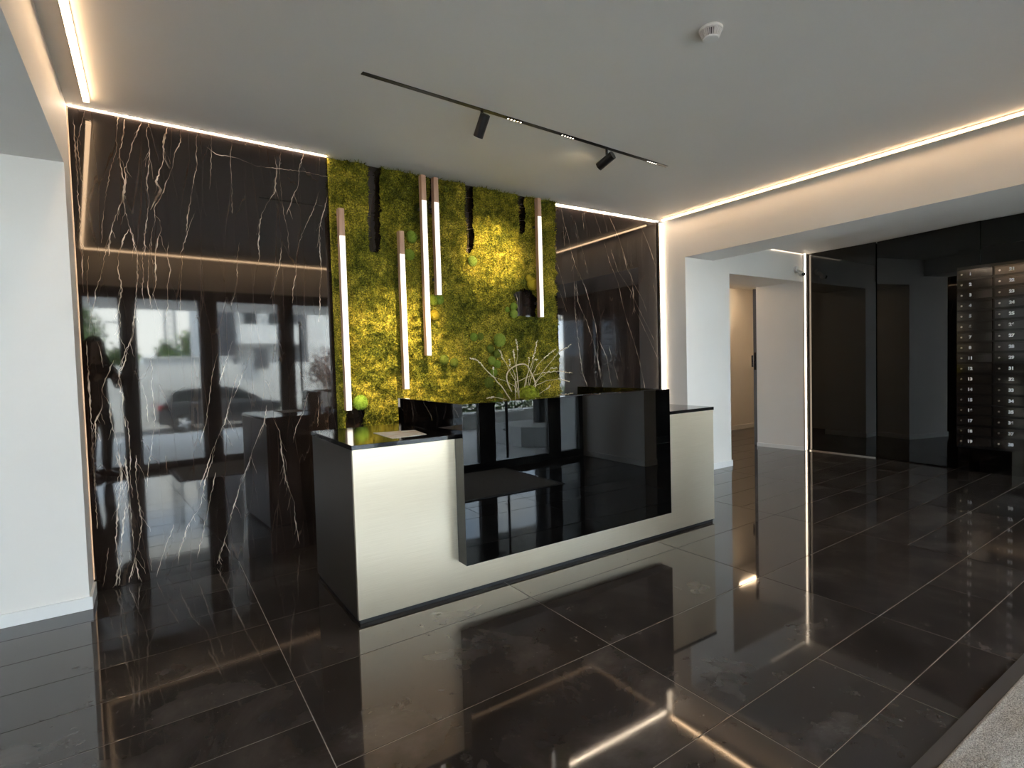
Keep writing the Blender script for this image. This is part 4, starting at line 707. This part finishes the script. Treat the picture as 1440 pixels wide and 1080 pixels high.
# trees
def tree(x, y, z, h, r, leaf, label, seed, n=2600, s_=0.22, trunk=0.3, group=None):
    t = empty('tree', (x, y, z), label=label, cat='tree', group=group); rs = np.random.RandomState(seed); r_ = random.Random(seed)
    tk_ = B().tube([(0, 0, 0), (0.05 * h * r_.uniform(-1, 1), 0, h * 0.45), (0.06 * h * r_.uniform(-1, 1), 0, h * 0.8)], [0.05 * r + 0.05, 0.04 * r + 0.03, 0.03], 8)
    for k in range(6):
        a = r_.uniform(0, 6.28); tk_.tube([(0, 0, h * (0.3 + 0.06 * k)), (math.cos(a) * r * 0.6, math.sin(a) * r * 0.6, h * (0.5 + 0.07 * k))], [0.03 * r + 0.01, 0.01], 5)
    tk_.build('trunk', M['bark'], t)
    cl = rs.normal(0, 1, (26, 3)); cl /= np.linalg.norm(cl, axis=1)[:, None]; cl *= rs.uniform(0.3, 0.85, (26, 1)) * np.array([r, r, h * (1 - trunk) / 2]); cl[:, 2] += h * (trunk + (1 - trunk) / 2)
    c = cl[rs.randint(0, 26, n)] + rs.normal(0, 0.22, (n, 3)) * np.array([r, r, h * 0.4]) * 0.75
    a = rs.normal(0, 1, (n, 3)); a /= np.linalg.norm(a, axis=1)[:, None]; b_ = np.cross(a, rs.normal(0, 1, (n, 3))); b_ /= np.linalg.norm(b_, axis=1)[:, None]; q = rs.uniform(0.5, 1, (n, 1)) * s_
    V = np.stack([c - a * q, c + b_ * q * 0.5, c + a * q, c - b_ * q * 0.5], 1).reshape(-1, 3); F = np.arange(len(V)).reshape(-1, 4)
    o = np_mesh('foliage', V, F, 4, M[leaf], t); o['kind'] = 'stuff'
for i, (x, y, h, r, lab) in enumerate(((0.0, -46, 7.4, 1.3, 'tall dark tree at the left, behind the boundary wall'), (3.0, -47.5, 4.6, 1.25, 'low tree behind the boundary wall, left of the lattice tower'), (5.9, -45, 4.5, 1.2, 'rounded tree just in front of the lattice tower foot'),
        (8.7, -48, 6.3, 1.5, 'taller tree behind the boundary wall, right of the lattice tower'), (12.2, -46, 5.6, 1.3, 'tree behind the boundary wall nearest the apartment building'))):
    tree(x, y, -0.75, h, r * 1.25, ('leaf', 'leaf2')[i % 2], lab, 40 + i)
tree(5.9, -9.2, -0.75, 2.6, 0.75, 'redleaf', 'small reddish ornamental tree in front of the boundary wall', 77, 900, 0.07, 0.45)
hd = np.random.RandomState(5); n = 5000; c = np.stack([hd.uniform(-3.1, 6, n), -1.05 + hd.normal(0, 0.16, n), hd.uniform(-0.3, 0.38, n) + 0.08 * hd.normal(0, 1, n)], -1)
a = hd.normal(0, 1, (n, 3)); a /= np.linalg.norm(a, axis=1)[:, None]; b_ = np.cross(a, hd.normal(0, 1, (n, 3))); b_ /= np.linalg.norm(b_, axis=1)[:, None]
V = np.stack([c - a * 0.06, c + b_ * 0.03, c + a * 0.06, c - b_ * 0.03], 1).reshape(-1, 3)
o = np_mesh('hedge', V, np.arange(len(V)).reshape(-1, 4), 4, M['leaf2']); o.location = (6.4, -4.3, 0); prop(o, 'low green hedge growing behind the garden wall', 'hedge', kind='stuff')

# ---------------------------------------------------------------- person taking the picture (seen mirrored in the marble)
M['skin'] = mat('skin', (0.52, 0.33, 0.24), 0.5); M['cloth'] = mat('black_cloth', (0.010, 0.010, 0.011), 0.85); M['trouser'] = mat('black_trousers', (0.012, 0.012, 0.014), 0.8)
M['hair'] = mat('dark_brown_hair', (0.018, 0.011, 0.008), 0.45); M['shoe'] = mat('dark_shoe', (0.02, 0.018, 0.017), 0.4)
pe = empty('person', (-0.16, -0.335, 0), math.radians(-33.5), label='person with long dark hair in black clothes photographing, mirrored in the marble', cat='person')
def skin(name, V, E_, R, m, parent, lv=2, root=0, loc=None):
    me = bpy.data.meshes.new(name); me.from_pydata(V, E_, []); o = bpy.data.objects.new(name, me); col.objects.link(o)
    md = o.modifiers.new('s', 'SKIN'); md.use_smooth_shade = True; md.branch_smoothing = 0.6
    for i, r in enumerate(R): me.skin_vertices[0].data[i].radius = r if isinstance(r, tuple) else (r, r)
    me.skin_vertices[0].data[root].use_root = True
    sb = o.modifiers.new('u', 'SUBSURF'); sb.levels = lv; sb.render_levels = lv
    dg = bpy.context.evaluated_depsgraph_get(); m2 = bpy.data.meshes.new_from_object(o.evaluated_get(dg)); bpy.data.objects.remove(o)
    m2.name = name; m2.materials.clear(); m2.materials.append(M[m]); m2.polygons.foreach_set('use_smooth', [True] * len(m2.polygons))
    o = bpy.data.objects.new(name, m2); col.objects.link(o); o.parent = parent; return o
BV = [(0, 0, .93), (0, 0, 1.06), (0, .01, 1.22), (0, 0, 1.35), (0, .0, 1.43), (0, .015, 1.47), (0, .04, 1.53), (0, .035, 1.592), (0, .02, 1.652)]
BE = [(i, i + 1) for i in range(8)]; BR = [(.15, .105), (.115, .085), (.145, .10), (.13, .08), .058, .050, (.062, .072), (.076, .088), (.050, .055)]
def limb(V, E_, R, start, pts, rad):
    p = start
    for q, r in zip(pts, rad): V.append(q); R.append(r); E_.append((p, len(V) - 1)); p = len(V) - 1
for s_ in (-1, 1):
    limb(BV, BE, BR, 0, [(s_ * .088, 0, .83), (s_ * .095, .01, .66), (s_ * .095, .015, .48), (s_ * .097, -.01, .32), (s_ * .10, -.02, .09), (s_ * .105, .05, .045), (s_ * .115, .13, .03)], [.088, .075, .052, .052, .034, .034, .028])
    hx = .055 if s_ > 0 else -.165
    limb(BV, BE, BR, 3, [(s_ * .155, -.005, 1.365), (s_ * .20, .03, 1.25), (s_ * .225, .07, 1.10), ((s_ * .2 + hx) / 2, .20, 1.15), (hx + s_ * .02, .295, 1.205), (hx + s_ * .012, .335, 1.235)], [.052, .044, .037, .032, .024, (.032, .018)])
skin('body', BV, BE, BR, 'skin', pe)
TV = [(0, 0, .88), (0, 0, 1.06), (0, .01, 1.22), (0, 0, 1.35), (0, 0, 1.425)]; TE = [(0, 1), (1, 2), (2, 3), (3, 4)]; TR = [(.165, .125), (.135, .105), (.165, .118), (.145, .095), (.070, .070)]
for s_ in (-1, 1):
    hx = .055 if s_ > 0 else -.165
    limb(TV, TE, TR, 3, [(s_ * .158, -.005, 1.365), (s_ * .203, .03, 1.25), (s_ * .228, .07, 1.095), ((s_ * .2 + hx) / 2, .195, 1.148), (hx + s_ * .022, .28, 1.195)], [.066, .058, .050, .043, .036])
skin('top', TV, TE, TR, 'cloth', pe, root=1)
PV = [(0, 0, .99), (0, 0, .90)]; PE_ = [(0, 1)]; PR = [(.13, .10), (.162, .12)]
for s_ in (-1, 1): limb(PV, PE_, PR, 1, [(s_ * .09, 0, .82), (s_ * .096, .01, .66), (s_ * .097, .015, .48), (s_ * .098, -.01, .32), (s_ * .10, -.02, .075)], [.102, .088, .066, .064, .052])
skin('trousers', PV, PE_, PR, 'trouser', pe, root=1)
for s_ in (-1, 1):
    skin('shoe', [(s_ * .10, -.06, .04), (s_ * .10, -.02, .055), (s_ * .107, .06, .042), (s_ * .117, .15, .032), (s_ * .118, .175, .026)], [(0, 1), (1, 2), (2, 3), (3, 4)], [.036, .042, (.043, .038), (.040, .028), (.022, .018)], 'shoe', pe)
# hair: crown cap and long locks
b = B(); b.blob((0, .012, 1.617), 0.098, 24, 16, sq=(0.92, 1.0, 0.98)); b.v = [(x, min(y, 0.075 if z > 1.645 else 0.045), z) if z > 1.60 or y < 0.02 else (x * 1.0, min(y, 0.0), z) for x, y, z in b.v]
ho = b.build('hair', M['hair'], pe, smooth=True)
hr = random.Random(6); b = B()
for k in range(46):
    a = math.radians(200 + 140 * k / 45 + hr.uniform(-3, 3)); a2 = a if k % 2 else a; x0_, y0_ = 0.085 * math.cos(a), 0.012 + 0.088 * math.sin(a)
    L_ = hr.uniform(.34, .44); b.tube([(x0_ * .6, .012 + (y0_ - .012) * .6, 1.685), (x0_, y0_, 1.63), (x0_ * 1.18, y0_ - .008, 1.50), (x0_ * 1.45, y0_ - .045, 1.40), (x0_ * 1.5 + hr.uniform(-.02, .02), y0_ - .055, 1.63 - L_)], [.012, .017, .019, .016, .004], 6)
for s_ in (-1, 1):
    for k in range(6): b.tube([(s_ * .05, .03, 1.70), (s_ * (.082 + .003 * k), .055 - .02 * k, 1.62), (s_ * (.092 + .004 * k), .05 - .02 * k, 1.50), (s_ * (.12 + .004 * k), .075 - .02 * k, 1.38), (s_ * .125, .09 - .02 * k, 1.26)], [.01, .014, .016, .014, .004], 6)
b.build('locks', M['hair'], ho, smooth=True)
B().blob((0, .122, 1.566), .013, 10, 8, sq=(.8, 1.2, 1.5)).build('nose', M['skin'], pe, smooth=True)
for s_ in (-1, 1):
    ey = B().blob((s_ * .03, .108, 1.594), .0105, 12, 8, sq=(1.1, .8, .6)).build('eye', mat('eye_white', (.8, .8, .78), .3), pe, smooth=True); B().blob((s_ * .03, .1155, 1.594), .0045, 10, 6).build('pupil', M['hair'], ey)
    B().blob((s_ * .073, .03, 1.585), .02, 10, 8, sq=(.35, .7, 1.2)).build('ear', M['skin'], pe, smooth=True)
B().blob((0, .104, 1.532), .02, 12, 8, sq=(1.1, .35, .3)).build('mouth', mat('lips', (.42, .14, .12), .4), pe, smooth=True)
# phone held in both hands, just behind the camera position
Cc = Vector((0, 0, 1.25)) - FF * 0.022; ph = empty('phone', (0, 0, 0), label='dark phone held up in both hands by the person', cat='phone')
pm = Matrix(((RR.x, FF.x, UU.x, Cc.x), (RR.y, FF.y, UU.y, Cc.y), (RR.z, FF.z, UU.z, Cc.z), (0, 0, 0, 1))); ph.matrix_world = pm
B().box(-.135, .017, -.004, .004, -.055, .018).build('case', M['blackgloss'], ph, bevel=.003)
for dx, dz in ((.0, -.018), (-.02, 0.0)): B().tube([(dx, .004, dz), (dx, .006, dz)], .008, 16).build('lens', M['blackglass'], ph)
hd_ = B()
hb = bpy.data.objects.new('tmp', None)
pinv = Matrix.Rotation(math.radians(33.5), 4, 'Z') @ Matrix.Translation((0.16, 0.335, 0))
def tp_(x, y, z): return tuple(pinv @ (pm @ Vector((x, y, z))))
for s_, ex in ((1, .020), (-1, -.138)):
    hb_ = B(); hx = .055 if s_ > 0 else -.165; palm = (hx + s_ * .012, .335, 1.235)
    hb_.blob(tp_(ex + s_ * .018, -.012, -.030), .030, 12, 8, sq=(.7, .6, 1.15)); hb_.tube([palm, tp_(ex + s_ * .016, -.012, -.03)], [.022, .024], 10)
    for k, L_ in enumerate((.9, 1.0, .95, .8)):
        z_ = -.006 - .016 * k; hb_.tube([tp_(ex + s_ * .018, -.008, z_), tp_(ex + s_ * .022, .006, z_), tp_(ex + s_ * (.020 - .022 * L_), .012, z_ ), tp_(ex + s_ * (.018 - .034 * L_), .011, z_ - .002)], [.0085, .0082, .0075, .006], 8)
    hb_.tube([tp_(ex + s_ * .016, -.016, -.048), tp_(ex + s_ * .002, -.020, -.052), tp_(ex - s_ * .022, -.014, -.046)], [.011, .010, .007], 8)
    hb_.build('hand', M['skin'], pe, smooth=True)
bpy.data.objects.remove(hb)
